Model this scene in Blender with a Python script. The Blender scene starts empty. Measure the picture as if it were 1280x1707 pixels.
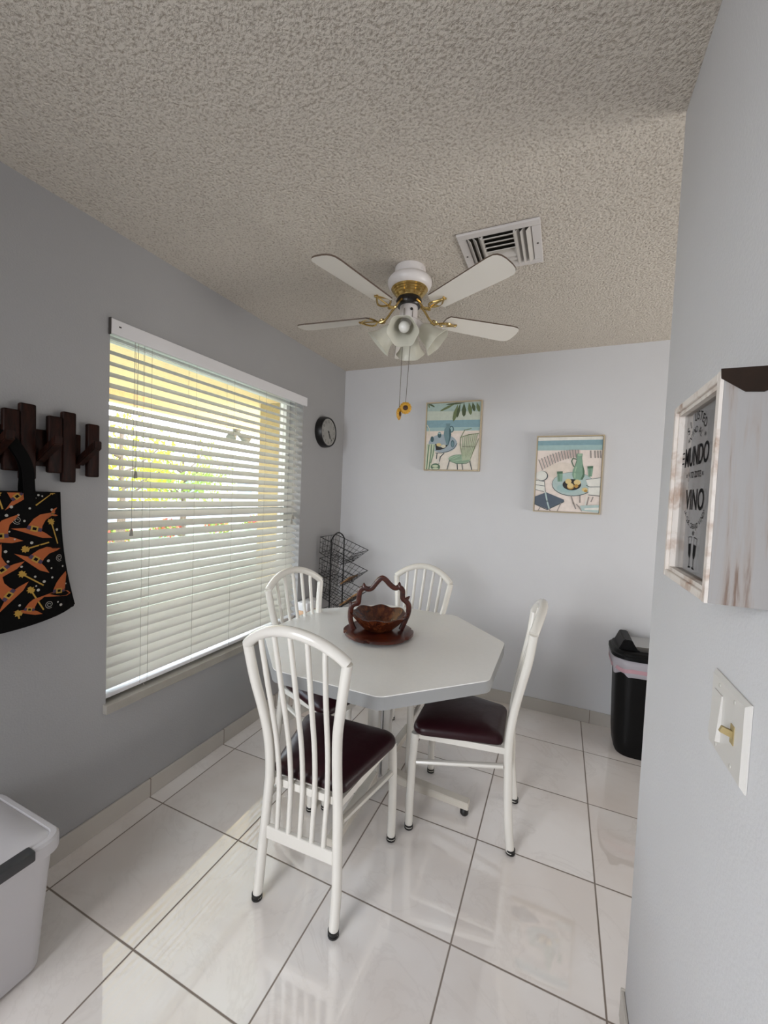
import bpy, bmesh, math, random
from mathutils import Vector, Matrix, Euler

random.seed(7)
PI = math.pi
scene = bpy.context.scene
COL = scene.collection

# ------------------------------------------------------------------ camera
FPX = 675.387
CAM = Vector((1.6783, -2.9471, 1.4385))
RGT = Vector((0.91514, 0.40109, 0.0407))
UPV = Vector((-0.0542, 0.02236, 0.99828))
FWD = Vector((-0.39949, 0.91577, -0.0422))
cam_d = bpy.data.cameras.new('camera')
cam_d.sensor_fit = 'HORIZONTAL'
cam_d.sensor_width = 36.0
cam_d.lens = 36.0 * FPX / 1280.0
cam_d.clip_start = 0.02
cam_d.clip_end = 300
cam = bpy.data.objects.new('camera', cam_d)
COL.objects.link(cam)
M = Matrix((RGT, UPV, -FWD)).transposed().to_4x4()
M.translation = CAM
cam.matrix_world = M
scene.camera = cam


def at(px, py, axis, val):
    """point where the line of sight through a photo pixel meets a plane of the room"""
    d = FWD + RGT * ((px - 640) / FPX) + UPV * ((853.5 - py) / FPX)
    t = (val - CAM[axis]) / d[axis]
    return CAM + d * t


# ------------------------------------------------------------------ materials
def lin(h):
    h = h.lstrip('#')
    out = []
    for i in (0, 2, 4):
        c = int(h[i:i + 2], 16) / 255
        out.append(c / 12.92 if c <= .04045 else ((c + .055) / 1.055) ** 2.4)
    return (*out, 1.0)


MATS = {}


def mat(name, color, rough=.5, metal=0, bump=0, bscale=60, var=0, vscale=8, spec=.5, coat=0, transl=0, emit=0, stretch=None):
    if name in MATS:
        return MATS[name]
    m = bpy.data.materials.new(name)
    m.use_nodes = True
    nt = m.node_tree
    N, L = nt.nodes, nt.links
    b = N['Principled BSDF']
    col = lin(color) if isinstance(color, str) else color
    b.inputs['Base Color'].default_value = col
    b.inputs['Roughness'].default_value = rough
    b.inputs['Metallic'].default_value = metal
    b.inputs['Specular IOR Level'].default_value = spec
    b.inputs['Coat Weight'].default_value = coat
    b.inputs['Coat Roughness'].default_value = .08
    tc = N.new('ShaderNodeTexCoord')
    vec = tc.outputs['Object']
    if stretch:
        mp = N.new('ShaderNodeMapping')
        mp.inputs['Scale'].default_value = stretch
        L.new(vec, mp.inputs['Vector'])
        vec = mp.outputs['Vector']
    n = N.new('ShaderNodeTexNoise')
    n.inputs['Scale'].default_value = vscale
    n.inputs['Detail'].default_value = 5
    L.new(vec, n.inputs['Vector'])
    mx = N.new('ShaderNodeMix')
    mx.data_type = 'RGBA'
    k = max(var, .02)
    mx.inputs[6].default_value = (col[0] * (1 - k), col[1] * (1 - k), col[2] * (1 - k), 1)
    mx.inputs[7].default_value = (min(1, col[0] * (1 + k)), min(1, col[1] * (1 + k)), min(1, col[2] * (1 + k)), 1)
    L.new(n.outputs['Fac'], mx.inputs[0])
    L.new(mx.outputs[2], b.inputs['Base Color'])
    if bump:
        n2 = N.new('ShaderNodeTexNoise')
        n2.inputs['Scale'].default_value = bscale
        n2.inputs['Detail'].default_value = 3
        L.new(vec, n2.inputs['Vector'])
        bp = N.new('ShaderNodeBump')
        bp.inputs['Strength'].default_value = bump
        bp.inputs['Distance'].default_value = .01
        L.new(n2.outputs['Fac'], bp.inputs['Height'])
        L.new(bp.outputs['Normal'], b.inputs['Normal'])
    if emit:
        b.inputs['Emission Color'].default_value = col
        b.inputs['Emission Strength'].default_value = emit
    if transl:
        t = N.new('ShaderNodeBsdfTranslucent')
        L.new(mx.outputs[2], t.inputs['Color'])
        ms = N.new('ShaderNodeMixShader')
        ms.inputs[0].default_value = transl
        L.new(b.outputs[0], ms.inputs[1])
        L.new(t.outputs[0], ms.inputs[2])
        L.new(ms.outputs[0], N['Material Output'].inputs['Surface'])
    MATS[name] = m
    return m


def glass_mat(name, refl=.06, tint=(1, 1, 1, 1), rough=.01):
    m = bpy.data.materials.new(name)
    m.use_nodes = True
    nt = m.node_tree
    N, L = nt.nodes, nt.links
    for n in list(N):
        if n.type != 'OUTPUT_MATERIAL':
            N.remove(n)
    tr = N.new('ShaderNodeBsdfTransparent')
    tr.inputs[0].default_value = tint
    gl = N.new('ShaderNodeBsdfGlossy')
    gl.inputs['Roughness'].default_value = rough
    lw = N.new('ShaderNodeLayerWeight')
    lw.inputs['Blend'].default_value = .5
    pw = N.new('ShaderNodeMath')
    pw.operation = 'POWER'
    pw.inputs[1].default_value = 4
    L.new(lw.outputs['Facing'], pw.inputs[0])
    fr = N.new('ShaderNodeMath')
    fr.operation = 'MULTIPLY_ADD'
    fr.inputs[1].default_value = .9
    fr.inputs[2].default_value = refl * .5
    L.new(pw.outputs[0], fr.inputs[0])
    ms = N.new('ShaderNodeMixShader')
    L.new(fr.outputs[0], ms.inputs[0])
    L.new(tr.outputs[0], ms.inputs[1])
    L.new(gl.outputs[0], ms.inputs[2])
    L.new(ms.outputs[0], N['Material Output'].inputs['Surface'])
    return m


def floor_mat(xo, yo, s):
    m = bpy.data.materials.new('polished_marble_tile')
    m.use_nodes = True
    nt = m.node_tree
    N, L = nt.nodes, nt.links
    b = N['Principled BSDF']
    tc = N.new('ShaderNodeTexCoord')
    sep = N.new('ShaderNodeSeparateXYZ')
    L.new(tc.outputs['Object'], sep.inputs[0])

    def math_(op, a, bb=None, c=None):
        n = N.new('ShaderNodeMath')
        n.operation = op
        for i, v in enumerate((a, bb, c)):
            if v is None:
                continue
            if isinstance(v, (int, float)):
                n.inputs[i].default_value = v
            else:
                L.new(v, n.inputs[i])
        return n.outputs[0]
    ux = math_('DIVIDE', math_('SUBTRACT', sep.outputs[0], xo), s)
    uy = math_('DIVIDE', math_('SUBTRACT', sep.outputs[1], yo), s)
    fx, fy = math_('FRACT', ux), math_('FRACT', uy)
    dx = math_('MINIMUM', fx, math_('SUBTRACT', 1.0, fx))
    dy = math_('MINIMUM', fy, math_('SUBTRACT', 1.0, fy))
    dd = math_('MINIMUM', dx, dy)
    mr = N.new('ShaderNodeMapRange')
    mr.inputs[1].default_value = .0042
    mr.inputs[2].default_value = .0085
    L.new(dd, mr.inputs[0])
    tile = mr.outputs[0]          # 0 in grout, 1 on tile
    # tile id for slight shade differences
    cx = math_('FLOOR', ux)
    cy = math_('FLOOR', uy)
    comb = N.new('ShaderNodeCombineXYZ')
    L.new(cx, comb.inputs[0])
    L.new(cy, comb.inputs[1])
    wn = N.new('ShaderNodeTexWhiteNoise')
    wn.noise_dimensions = '2D'
    L.new(comb.outputs[0], wn.inputs['Vector'])
    # veins
    addv = N.new('ShaderNodeVectorMath')
    addv.operation = 'MULTIPLY_ADD'
    L.new(wn.outputs['Color'], addv.inputs[0])
    addv.inputs[1].default_value = (7, 7, 7)
    L.new(tc.outputs['Object'], addv.inputs[2])
    nz = N.new('ShaderNodeTexNoise')
    nz.inputs['Scale'].default_value = 3.2
    nz.inputs['Detail'].default_value = 6
    nz.inputs['Roughness'].default_value = .62
    nz.inputs['Distortion'].default_value = .7
    L.new(addv.outputs[0], nz.inputs['Vector'])
    vein = math_('ABSOLUTE', math_('SUBTRACT', nz.outputs['Fac'], .5))
    mr2 = N.new('ShaderNodeMapRange')
    mr2.inputs[1].default_value = 0
    mr2.inputs[2].default_value = .022
    mr2.inputs[3].default_value = .14
    mr2.inputs[4].default_value = 0
    L.new(vein, mr2.inputs[0])
    n3 = N.new('ShaderNodeTexNoise')
    n3.inputs['Scale'].default_value = 2.3
    n3.inputs['Detail'].default_value = 4
    L.new(addv.outputs[0], n3.inputs['Vector'])
    rmp = N.new('ShaderNodeValToRGB')
    rmp.color_ramp.elements[0].position = .35
    rmp.color_ramp.elements[0].color = lin('e6ddd6')
    rmp.color_ramp.elements[1].position = .62
    rmp.color_ramp.elements[1].color = lin('f2ede9')
    L.new(n3.outputs['Fac'], rmp.inputs[0])
    vm = math_('MULTIPLY', mr2.outputs[0], math_('MULTIPLY', n3.outputs['Fac'], 1.2))
    mx = N.new('ShaderNodeMix')
    mx.data_type = 'RGBA'
    mx.inputs[7].default_value = lin('a3958a')
    L.new(vm, mx.inputs[0])
    L.new(rmp.outputs[0], mx.inputs[6])
    mg = N.new('ShaderNodeMix')
    mg.data_type = 'RGBA'
    mg.inputs[6].default_value = lin('7a6c60')
    L.new(tile, mg.inputs[0])
    L.new(mx.outputs[2], mg.inputs[7])
    L.new(mg.outputs[2], b.inputs['Base Color'])
    rr = N.new('ShaderNodeMapRange')
    rr.inputs[3].default_value = .8
    rr.inputs[4].default_value = .015
    L.new(tile, rr.inputs[0])
    L.new(rr.outputs[0], b.inputs['Roughness'])
    b.inputs['Specular IOR Level'].default_value = .9
    b.inputs['IOR'].default_value = 1.75
    # gentle waviness of the glaze and the sunk joints
    nw = N.new('ShaderNodeTexNoise')
    nw.inputs['Scale'].default_value = 7
    nw.inputs['Detail'].default_value = 2
    L.new(addv.outputs[0], nw.inputs['Vector'])
    hsum = math_('ADD', math_('MULTIPLY', nw.outputs['Fac'], .035), math_('MULTIPLY', tile, .14))
    bp = N.new('ShaderNodeBump')
    bp.inputs['Strength'].default_value = .35
    bp.inputs['Distance'].default_value = .01
    L.new(hsum, bp.inputs['Height'])
    L.new(bp.outputs['Normal'], b.inputs['Normal'])
    return m


def ceiling_mat():
    m = bpy.data.materials.new('popcorn_ceiling')
    m.use_nodes = True
    nt = m.node_tree
    N, L = nt.nodes, nt.links
    b = N['Principled BSDF']
    tc = N.new('ShaderNodeTexCoord')
    n = N.new('ShaderNodeTexNoise')
    n.inputs['Scale'].default_value = 120
    n.inputs['Detail'].default_value = 3
    n.inputs['Roughness'].default_value = .55
    L.new(tc.outputs['Object'], n.inputs['Vector'])
    r = N.new('ShaderNodeValToRGB')
    r.color_ramp.elements[0].position = .32
    r.color_ramp.elements[0].color = lin('aea498')
    r.color_ramp.elements[1].position = .5
    r.color_ramp.elements[1].color = lin('cdc5ba')
    L.new(n.outputs['Fac'], r.inputs[0])
    L.new(r.outputs[0], b.inputs['Base Color'])
    mr = N.new('ShaderNodeMapRange')
    mr.inputs[1].default_value = .3
    mr.inputs[2].default_value = .6
    L.new(n.outputs['Fac'], mr.inputs[0])
    bp = N.new('ShaderNodeBump')
    bp.inputs['Strength'].default_value = .6
    bp.inputs['Distance'].default_value = .008
    L.new(mr.outputs[0], bp.inputs['Height'])
    L.new(bp.outputs['Normal'], b.inputs['Normal'])
    b.inputs['Roughness'].default_value = .95
    b.inputs['Specular IOR Level'].default_value = .1
    return m


def wood_mat(name, c0, c1, scale=(6, 6, 1.2), nscale=9, rough=.4, c2=None, p0=.35, p1=.65, spec=.5):
    m = bpy.data.materials.new(name)
    m.use_nodes = True
    nt = m.node_tree
    N, L = nt.nodes, nt.links
    b = N['Principled BSDF']
    tc = N.new('ShaderNodeTexCoord')
    mp = N.new('ShaderNodeMapping')
    mp.inputs['Scale'].default_value = scale
    L.new(tc.outputs['Object'], mp.inputs['Vector'])
    n = N.new('ShaderNodeTexNoise')
    n.inputs['Scale'].default_value = nscale
    n.inputs['Detail'].default_value = 7
    n.inputs['Roughness'].default_value = .6
    n.inputs['Distortion'].default_value = .5
    L.new(mp.outputs['Vector'], n.inputs['Vector'])
    r = N.new('ShaderNodeValToRGB')
    r.color_ramp.elements[0].position = p0
    r.color_ramp.elements[0].color = lin(c0)
    r.color_ramp.elements[1].position = p1
    r.color_ramp.elements[1].color = lin(c1)
    if c2:
        e = r.color_ramp.elements.new((p0 + p1) / 2)
        e.color = lin(c2)
    L.new(n.outputs['Fac'], r.inputs[0])
    L.new(r.outputs[0], b.inputs['Base Color'])
    b.inputs['Roughness'].default_value = rough
    b.inputs['Specular IOR Level'].default_value = spec
    bp = N.new('ShaderNodeBump')
    bp.inputs['Strength'].default_value = .15
    bp.inputs['Distance'].default_value = .004
    L.new(n.outputs['Fac'], bp.inputs['Height'])
    L.new(bp.outputs['Normal'], b.inputs['Normal'])
    return m


# ------------------------------------------------------------------ mesh helpers
def BM():
    return bmesh.new()


def obj(name, bm, m, parent=None, smooth=False, loc=None, angle=40):
    bmesh.ops.recalc_face_normals(bm, faces=bm.faces[:])
    me = bpy.data.meshes.new(name)
    if smooth:
        for f in bm.faces:
            f.smooth = True
        lim = math.radians(angle)
        for e in bm.edges:
            if len(e.link_faces) == 2 and e.calc_face_angle(0) > lim:
                e.smooth = False
    bm.to_mesh(me)
    bm.free()
    for x in (m if isinstance(m, (list, tuple)) else [m]):
        me.materials.append(x)
    o = bpy.data.objects.new(name, me)
    COL.objects.link(o)
    if parent:
        o.parent = parent
    if loc:
        o.location = loc
    return o


def tag(o, label, cat, group=None, kind=None):
    o['label'] = label
    o['category'] = cat
    if group:
        o['group'] = group
    if kind:
        o['kind'] = kind
    return o


def thing(name, label, cat, loc=(0, 0, 0), rotz=0, group=None):
    o = bpy.data.objects.new(name, None)
    o.empty_display_size = .05
    COL.objects.link(o)
    o.location = loc
    o.rotation_euler = (0, 0, rotz)
    return tag(o, label, cat, group)


def struct(name, bm, m, parent=None, smooth=False, label=None, cat=None):
    o = obj(name, bm, m, parent, smooth)
    if not parent:
        o['kind'] = 'structure'
        if label:
            o['label'] = label
            o['category'] = cat
    return o


def box(bm, x0, x1, y0, y1, z0, z1, bev=0, mtx=None, mi=0, seg=2):
    vs = [bm.verts.new((x, y, z)) for x in (x0, x1) for y in (y0, y1) for z in (z0, z1)]
    idx = [(0, 1, 3, 2), (4, 6, 7, 5), (0, 4, 5, 1), (2, 3, 7, 6), (0, 2, 6, 4), (1, 5, 7, 3)]
    fs = [bm.faces.new([vs[i] for i in q]) for q in idx]
    for f in fs:
        f.material_index = mi
    if bev:
        es = list({e for f in fs for e in f.edges})
        r = bmesh.ops.bevel(bm, geom=es, offset=bev, segments=seg, affect='EDGES', profile=.5)
        vs = list({v for v in r['verts']} | {v for v in vs if v.is_valid})
        for f in r['faces']:
            f.material_index = mi
    if mtx:
        for v in vs:
            if v.is_valid:
                v.co = mtx @ v.co
    return vs


def frames(pts, closed=False):
    n = len(pts)
    tans = []
    for i in range(n):
        if closed:
            t = pts[(i + 1) % n] - pts[(i - 1) % n]
        else:
            t = pts[min(i + 1, n - 1)] - pts[max(i - 1, 0)]
        tans.append(t.normalized())
    a = Vector((0, 0, 1)) if abs(tans[0].z) < .9 else Vector((1, 0, 0))
    nrm = tans[0].cross(a).normalized()
    out = []
    for i in range(n):
        nrm = (nrm - tans[i] * nrm.dot(tans[i]))
        nrm.normalize()
        out.append((tans[i], nrm.copy(), tans[i].cross(nrm)))
    return out


def tube(bm, pts, r, seg=10, closed=False, cap=True, mi=0, flat=1.0):
    pts = [Vector(p) for p in pts]
    n = len(pts)
    rs = r if isinstance(r, (list, tuple)) else [r] * n
    fr = frames(pts, closed)
    rings = []
    for p, (t, a, b), rr in zip(pts, fr, rs):
        rings.append([bm.verts.new(p + (a * math.cos(2 * PI * k / seg) + b * flat * math.sin(2 * PI * k / seg)) * rr) for k in range(seg)])
    for i in range(n if closed else n - 1):
        A, B = rings[i], rings[(i + 1) % n]
        for k in range(seg):
            f = bm.faces.new((A[k], A[(k + 1) % seg], B[(k + 1) % seg], B[k]))
            f.material_index = mi
    if cap and not closed:
        for ring in (rings[0], rings[-1]):
            f = bm.faces.new(ring)
            f.material_index = mi


def lathe(bm, prof, seg=32, center=(0, 0, 0), mtx=None, mi=0, wave=None):
    """prof: (radius, height) pairs"""
    c = Vector(center)
    rings = []
    for r, z in prof:
        ring = []
        for k in range(seg):
            a = 2 * PI * k / seg
            rr = r * (1 + (wave(a, z) if wave else 0))
            v = Vector((rr * math.cos(a), rr * math.sin(a), z))
            if mtx:
                v = mtx @ v
            ring.append(bm.verts.new(v + c))
        rings.append(ring)
    for A, B in zip(rings, rings[1:]):
        for k in range(seg):
            f = bm.faces.new((A[k], A[(k + 1) % seg], B[(k + 1) % seg], B[k]))
            f.material_index = mi
    for ring, (r, z) in ((rings[0], prof[0]), (rings[-1], prof[-1])):
        if r > 1e-4:
            f = bm.faces.new(ring)
            f.material_index = mi
    bmesh.ops.remove_doubles(bm, verts=[v for R_ in (rings[0], rings[-1]) for v in R_], dist=1e-6)


def loft(bm, rings, cap=True, mi=0):
    R_ = [[bm.verts.new(p) for p in ring] for ring in rings]
    n = len(R_[0])
    for A, B in zip(R_, R_[1:]):
        for k in range(n):
            f = bm.faces.new((A[k], A[(k + 1) % n], B[(k + 1) % n], B[k]))
            f.material_index = mi
    if cap:
        for ring in (R_[0], R_[-1]):
            f = bm.faces.new(ring)
            f.material_index = mi


def prism(bm, poly, h0, h1, fn, mi=0):
    """extrude a 2D outline; fn(u, v, h) -> point"""
    A = [bm.verts.new(fn(u, v, h0)) for u, v in poly]
    B = [bm.verts.new(fn(u, v, h1)) for u, v in poly]
    n = len(poly)
    for k in range(n):
        f = bm.faces.new((A[k], A[(k + 1) % n], B[(k + 1) % n], B[k]))
        f.material_index = mi
    for ring in (A, B):
        f = bm.faces.new(ring)
        f.material_index = mi


def round_poly(poly, r, seg=5):
    """round the corners of a convex polygon"""
    out = []
    n = len(poly)
    rs = r if isinstance(r, (list, tuple)) else [r] * n
    for i in range(n):
        p0, p, p1 = Vector(poly[i - 1]), Vector(poly[i]), Vector(poly[(i + 1) % n])
        a, b = (p0 - p).normalized(), (p1 - p).normalized()
        ang = a.angle(b)
        d = rs[i] / math.tan(ang / 2)
        s, e = p + a * d, p + b * d
        c = p + (a + b).normalized() * (rs[i] / math.sin(ang / 2))
        v0, v1 = s - c, e - c
        tot = v0.angle(v1)
        sg = 1 if v0.x * v1.y - v0.y * v1.x > 0 else -1
        for k in range(seg + 1):
            t = sg * tot * k / seg
            out.append((c.x + v0.x * math.cos(t) - v0.y * math.sin(t), c.y + v0.x * math.sin(t) + v0.y * math.cos(t)))
    return out


def interp(tab, x):
    """smooth (Catmull-Rom) lookup in a table of (x, y)"""
    if x <= tab[0][0]:
        return tab[0][1]
    if x >= tab[-1][0]:
        return tab[-1][1]
    for i in range(len(tab) - 1):
        if tab[i][0] <= x <= tab[i + 1][0]:
            x0, y0 = tab[i]
            x1, y1 = tab[i + 1]
            t = (x - x0) / (x1 - x0)

            def sl(j):
                a, b = tab[max(j - 1, 0)], tab[min(j + 1, len(tab) - 1)]
                return (b[1] - a[1]) / (b[0] - a[0])
            m0, m1 = sl(i) * (x1 - x0), sl(i + 1) * (x1 - x0)
            return (2 * t**3 - 3 * t**2 + 1) * y0 + (t**3 - 2 * t**2 + t) * m0 + (-2 * t**3 + 3 * t**2) * y1 + (t**3 - t**2) * m1


def crom(pts, sub=6, closed=False):
    P = [Vector(p) for p in pts]
    n = len(P)
    out = []
    rng = range(n if closed else n - 1)
    for i in rng:
        if closed:
            a, b, c, d = P[i - 1], P[i], P[(i + 1) % n], P[(i + 2) % n]
        else:
            a, b, c, d = P[max(i - 1, 0)], P[i], P[i + 1], P[min(i + 2, n - 1)]
        for k in range(sub):
            t = k / sub
            out.append(.5 * ((2 * b) + (c - a) * t + (2 * a - 5 * b + 4 * c - d) * t * t + (3 * b - 3 * c + d - a) * t**3))
    if not closed:
        out.append(P[-1])
    return out


def dup(root, loc, rotz, label):
    r = root.copy()
    COL.objects.link(r)
    r.location = loc
    r.rotation_euler = (0, 0, rotz)
    r['label'] = label
    for ch in list(root.children):
        c = ch.copy()
        COL.objects.link(c)
        c.parent = r
        for g in list(ch.children):
            d = g.copy()
            COL.objects.link(d)
            d.parent = c
    return r


def text_bm(s, extrude=0.0, bold=0.0):
    """outline of a line of lettering as a bmesh in its own XY plane"""
    cu = bpy.data.curves.new('lettering', 'FONT')
    cu.body = s
    cu.size = 1
    cu.extrude = extrude
    cu.offset = bold
    cu.resolution_u = 4
    o = bpy.data.objects.new('lettering', cu)
    COL.objects.link(o)
    bpy.context.view_layer.update()
    me = bpy.data.meshes.new_from_object(o.evaluated_get(bpy.context.evaluated_depsgraph_get()))
    bm = bmesh.new()
    bm.from_mesh(me)
    bpy.data.objects.remove(o)
    bpy.data.curves.remove(cu)
    bpy.data.meshes.remove(me)
    return bm


def bm_bounds(bm):
    xs = [v.co.x for v in bm.verts]
    ys = [v.co.y for v in bm.verts]
    return min(xs), max(xs), min(ys), max(ys)


def bm_join(dst, src, fn):
    mp = {v: dst.verts.new(fn(v.co)) for v in src.verts}
    for f in src.faces:
        try:
            dst.faces.new([mp[v] for v in f.verts])
        except ValueError:
            pass
    src.free()


# ------------------------------------------------------------------ shared materials
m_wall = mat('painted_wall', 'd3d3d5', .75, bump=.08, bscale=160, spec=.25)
m_ceil = ceiling_mat()
m_floor = floor_mat(.0956, -.3628, .44418)
m_base = mat('tile_skirting', 'b9b3ab', .35, var=.05, vscale=4)
m_groove = mat('grout_joint', '7a6c60', .9)
m_white = mat('white_enamel', 'dedad2', .22, coat=.4)
m_whitep = mat('white_plastic', 'dcdadb', .35)
m_black = mat('black_rubber', '151413', .5)
m_chrome = mat('chrome', 'c9ccd0', .12, metal=1)
m_vinyl = mat('burgundy_vinyl', '27070f', .36, bump=.12, bscale=22, var=.12, vscale=14, spec=.35)
m_lam = mat('grey_laminate', 'e6e5e2', .3, var=.03, vscale=60)
m_edge = mat('grey_table_edge', '969797', .4)
m_brass = mat('polished_brass', 'c4a86c', .2, metal=1)
m_wire = mat('black_wire', '131110', .45, metal=.3)
m_alu = mat('window_aluminium', 'cfd0cd', .4, metal=.1)
m_marble = mat('sill_marble', '9d9890', .25, var=.12, vscale=18)

# ------------------------------------------------------------------ room shell
H = 2.44
WX, WY = 1.9137, -1.6733          # free end of the right-hand wall
WY0, WY1, WZ0, WZ1 = -1.893, -.575, .53, 2.088   # window opening
b = BM(); box(b, -.2, 4.7, -6.2, .2, -.1, 0); struct('floor', b, m_floor)
b = BM(); box(b, -.2, 4.7, -6.2, .2, H, H + .1); struct('ceiling', b, m_ceil)
b = BM(); box(b, -.2, 4.7, 0, .2, 0, H); struct('wall_back', b, m_wall)
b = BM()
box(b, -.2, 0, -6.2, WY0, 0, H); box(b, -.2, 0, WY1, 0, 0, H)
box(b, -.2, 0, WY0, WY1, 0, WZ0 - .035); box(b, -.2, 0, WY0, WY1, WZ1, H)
struct('wall_left', b, mat('painted_wall_shaded', '9f9e9e', .75, bump=.08, bscale=160, spec=.25))  # same paint as the other walls, its shade put into a darker colour
b = BM()
box(b, WX, WX + .12, -6.0, WY, 0, H, bev=.006)
struct('wall_right', b, m_wall, smooth=True)
b = BM(); box(b, 4.5, 4.7, -6.0, 0, 0, H); struct('wall_far_right', b, m_wall)
b = BM(); box(b, 0, 4.5, -6.2, -6.0, 0, H); struct('wall_behind', b, m_wall)


def skirting(name, x0, x1, y0, y1, along, joints):
    b = BM()
    box(b, x0, x1, y0, y1, 0, .084, bev=.002, seg=1)
    for j in joints:
        if along == 'x':
            box(b, j - .0015, j + .0015, y0 - .0006, y1, .0, .0845, mi=1)
        else:
            box(b, x0, x1 + .0006 if x0 < .5 else x1, j - .0015, j + .0015, 0, .0845, mi=1)
    struct(name, b, [m_base, m_groove])


skirting('baseboard_back', .011, 4.5, -.011, -.0002, 'x', [.0956 + .444 * k + .05 for k in range(1, 10)])
skirting('baseboard_left', .0002, .011, -6, -.0002, 'y', [-.36 - .444 * k for k in range(0, 12)])
b = BM(); box(b, WX - .009, WX - .0002, -6, WY, 0, .084, bev=.002, seg=1)
box(b, WX - .009, WX + .12, WY + .0002, WY + .009, 0, .084, bev=.002, seg=1)
struct('baseboard_right', b, m_base)

# window
win = bpy.data.objects.new('window_1', None)
COL.objects.link(win)
win['kind'] = 'structure'
b = BM()
xo0, xo1 = -.165, -.115
box(b, xo0, xo1, WY0, WY0 + .035, WZ0, WZ1); box(b, xo0, xo1, WY1 - .035, WY1, WZ0, WZ1)
box(b, xo0, xo1, WY0 + .035, WY1 - .035, WZ0, WZ0 + .04); box(b, xo0, xo1, WY0 + .035, WY1 - .035, WZ1 - .035, WZ1)
box(b, xo0, xo1 - .004, WY0 + .035, WY1 - .035, 1.285, 1.325)
struct('window_frame', b, m_alu, win)
b = BM(); box(b, -.142, -.138, WY0 + .035, WY1 - .035, WZ0 + .04, WZ1 - .035)
struct('window_pane', b, glass_mat('window_glass'), win)
b = BM(); box(b, -.2, .024, WY0 - .012, WY1 + .012, WZ0 - .038, WZ0, bev=.003)
struct('window_sill', b, m_marble, win)

# ------------------------------------------------------------------ window blind
m_slat = mat('blind_slat', 'e4e2de', .38, transl=.18)
blind = thing('window_blind', 'white horizontal slat blind covering the window on the left wall', 'blind', (0, 0, 0))
b = BM()
box(b, .001, .014, WY0 - .004, WY1 + .028, 2.034, 2.094, bev=.003)
box(b, -.055, -.004, WY0 + .003, WY1 - .003, 2.046, 2.086)
obj('valance', b, m_whitep, blind)
b = BM()
pitch, tilt = .0446, math.radians(34)
z = 2.034
BX = -.042
nsl = 33
for i in range(nsl):
    zc = 2.02 - i * pitch
    if i == 0:
        tl = math.radians(8)
    else:
        tl = tilt + random.uniform(-.03, .03)
    prof = []
    for t in (-1, -.5, 0, .5, 1):
        prof.append((t * .025, .0018 * (1 - t * t)))
    up = [(u, v + .0013) for u, v in prof]
    dn = [(u, v - .0013) for u, v in reversed(prof)]
    ring = up + dn
    c, s = math.cos(tl), math.sin(tl)
    sag = random.uniform(-.0012, .0012)
    for ya, yb in ((WY0 + .006, WY1 - .006),):
        A = [b.verts.new((BX + u * c - v * s * -1 * -1, ya, zc - u * s + v * c)) for u, v in ring]
        B = [b.verts.new((BX + u * c - v * s * -1 * -1, yb, zc + sag - u * s + v * c)) for u, v in ring]
        n = len(ring)
        for k in range(n):
            b.faces.new((A[k], A[(k + 1) % n], B[(k + 1) % n], B[k]))
        b.faces.new(A); b.faces.new(B)
slats = obj('slats', b, m_slat, blind, smooth=True)
zb = 2.02 - nsl * pitch
b = BM(); box(b, BX - .025, BX + .027, WY0 + .006, WY1 - .006, zb - .006, zb + .012, bev=.003)
rail = obj('bottom_rail', b, m_whitep, blind, smooth=True)
LY = (-1.735, -1.70, -1.46, -1.205, -.94, -.70)
b = BM()
for y in LY:
    for dx in (.027, -.027):
        tube(b, [(BX + dx, y, 2.045), (BX + dx, y, zb)], .0008, 4)
m_cord = mat('blind_cord', 'a39d95', .8)
obj('ladder_cord', b, m_cord, blind)
for y, zt in ((-1.782, 1.482), (-1.797, 1.235), (-.662, 1.262), (-.676, 1.232)):
    b = BM(); tube(b, [(.006, y + .004, 2.036), (.004, y, zt + .012)], .0012, 6)
    pc = obj('pull_cord', b, m_cord, blind)
    b = BM(); lathe(b, [(.002, .015), (.0045, .012), (.0075, -.012), (.007, -.016), (0, -.016)], 12, (.004, y, zt))
    obj('tassel', b, mat('grey_tassel', '8d8880', .5), pc, smooth=True)
b = BM()
for y in (-1.72, -1.205, -.94):
    b = BM()
    tube(b, [(BX + .012, y, zb), (BX + .03, y, zb - .006), (BX + .032, y + .003, zb - .016)], .0016, 5)
    obj('cord_tail', b, m_cord, blind)
b = BM(); box(b, .0141, .0147, WY0 + .026, WY0 + .036, 2.066, 2.071); box(b, .0005, .0146, WY0 - .0062, WY0 - .0042, 2.03, 2.096)
obj('valance_clip', b, mat('dark_clip', '3c3733', .5), blind)

# ------------------------------------------------------------------ ceiling vent
vent = thing('ceiling_vent', 'white rectangular air vent with three louver banks in the ceiling', 'vent', (0, 0, H))
vx0, vx1, vy0, vy1 = 1.255, 1.556, -1.40, -1.118
fw = .032
b = BM()
zt, zl = -.0005, -.010
for (x0, x1, y0, y1) in ((vx0, vx1, vy0, vy0 + fw), (vx0, vx1, vy1 - fw, vy1), (vx0, vx0 + fw, vy0 + fw, vy1 - fw), (vx1 - fw, vx1, vy0 + fw, vy1 - fw)):
    box(b, x0, x1, y0, y1, zl, zt, bev=.002, seg=1)
obj('vent_frame', b, mat('vent_enamel', 'c9c4c1', .5), vent)
b = BM(); box(b, vx0 + fw, vx1 - fw, vy0 + fw, vy1 - fw, -.002, -.0008)
obj('duct_backing', b, mat('duct_dark', '38342b', .9), vent)
b = BM()
ix0, ix1, iy0, iy1 = vx0 + fw, vx1 - fw, vy0 + fw, vy1 - fw
wS = (ix1 - ix0) * .25
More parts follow.
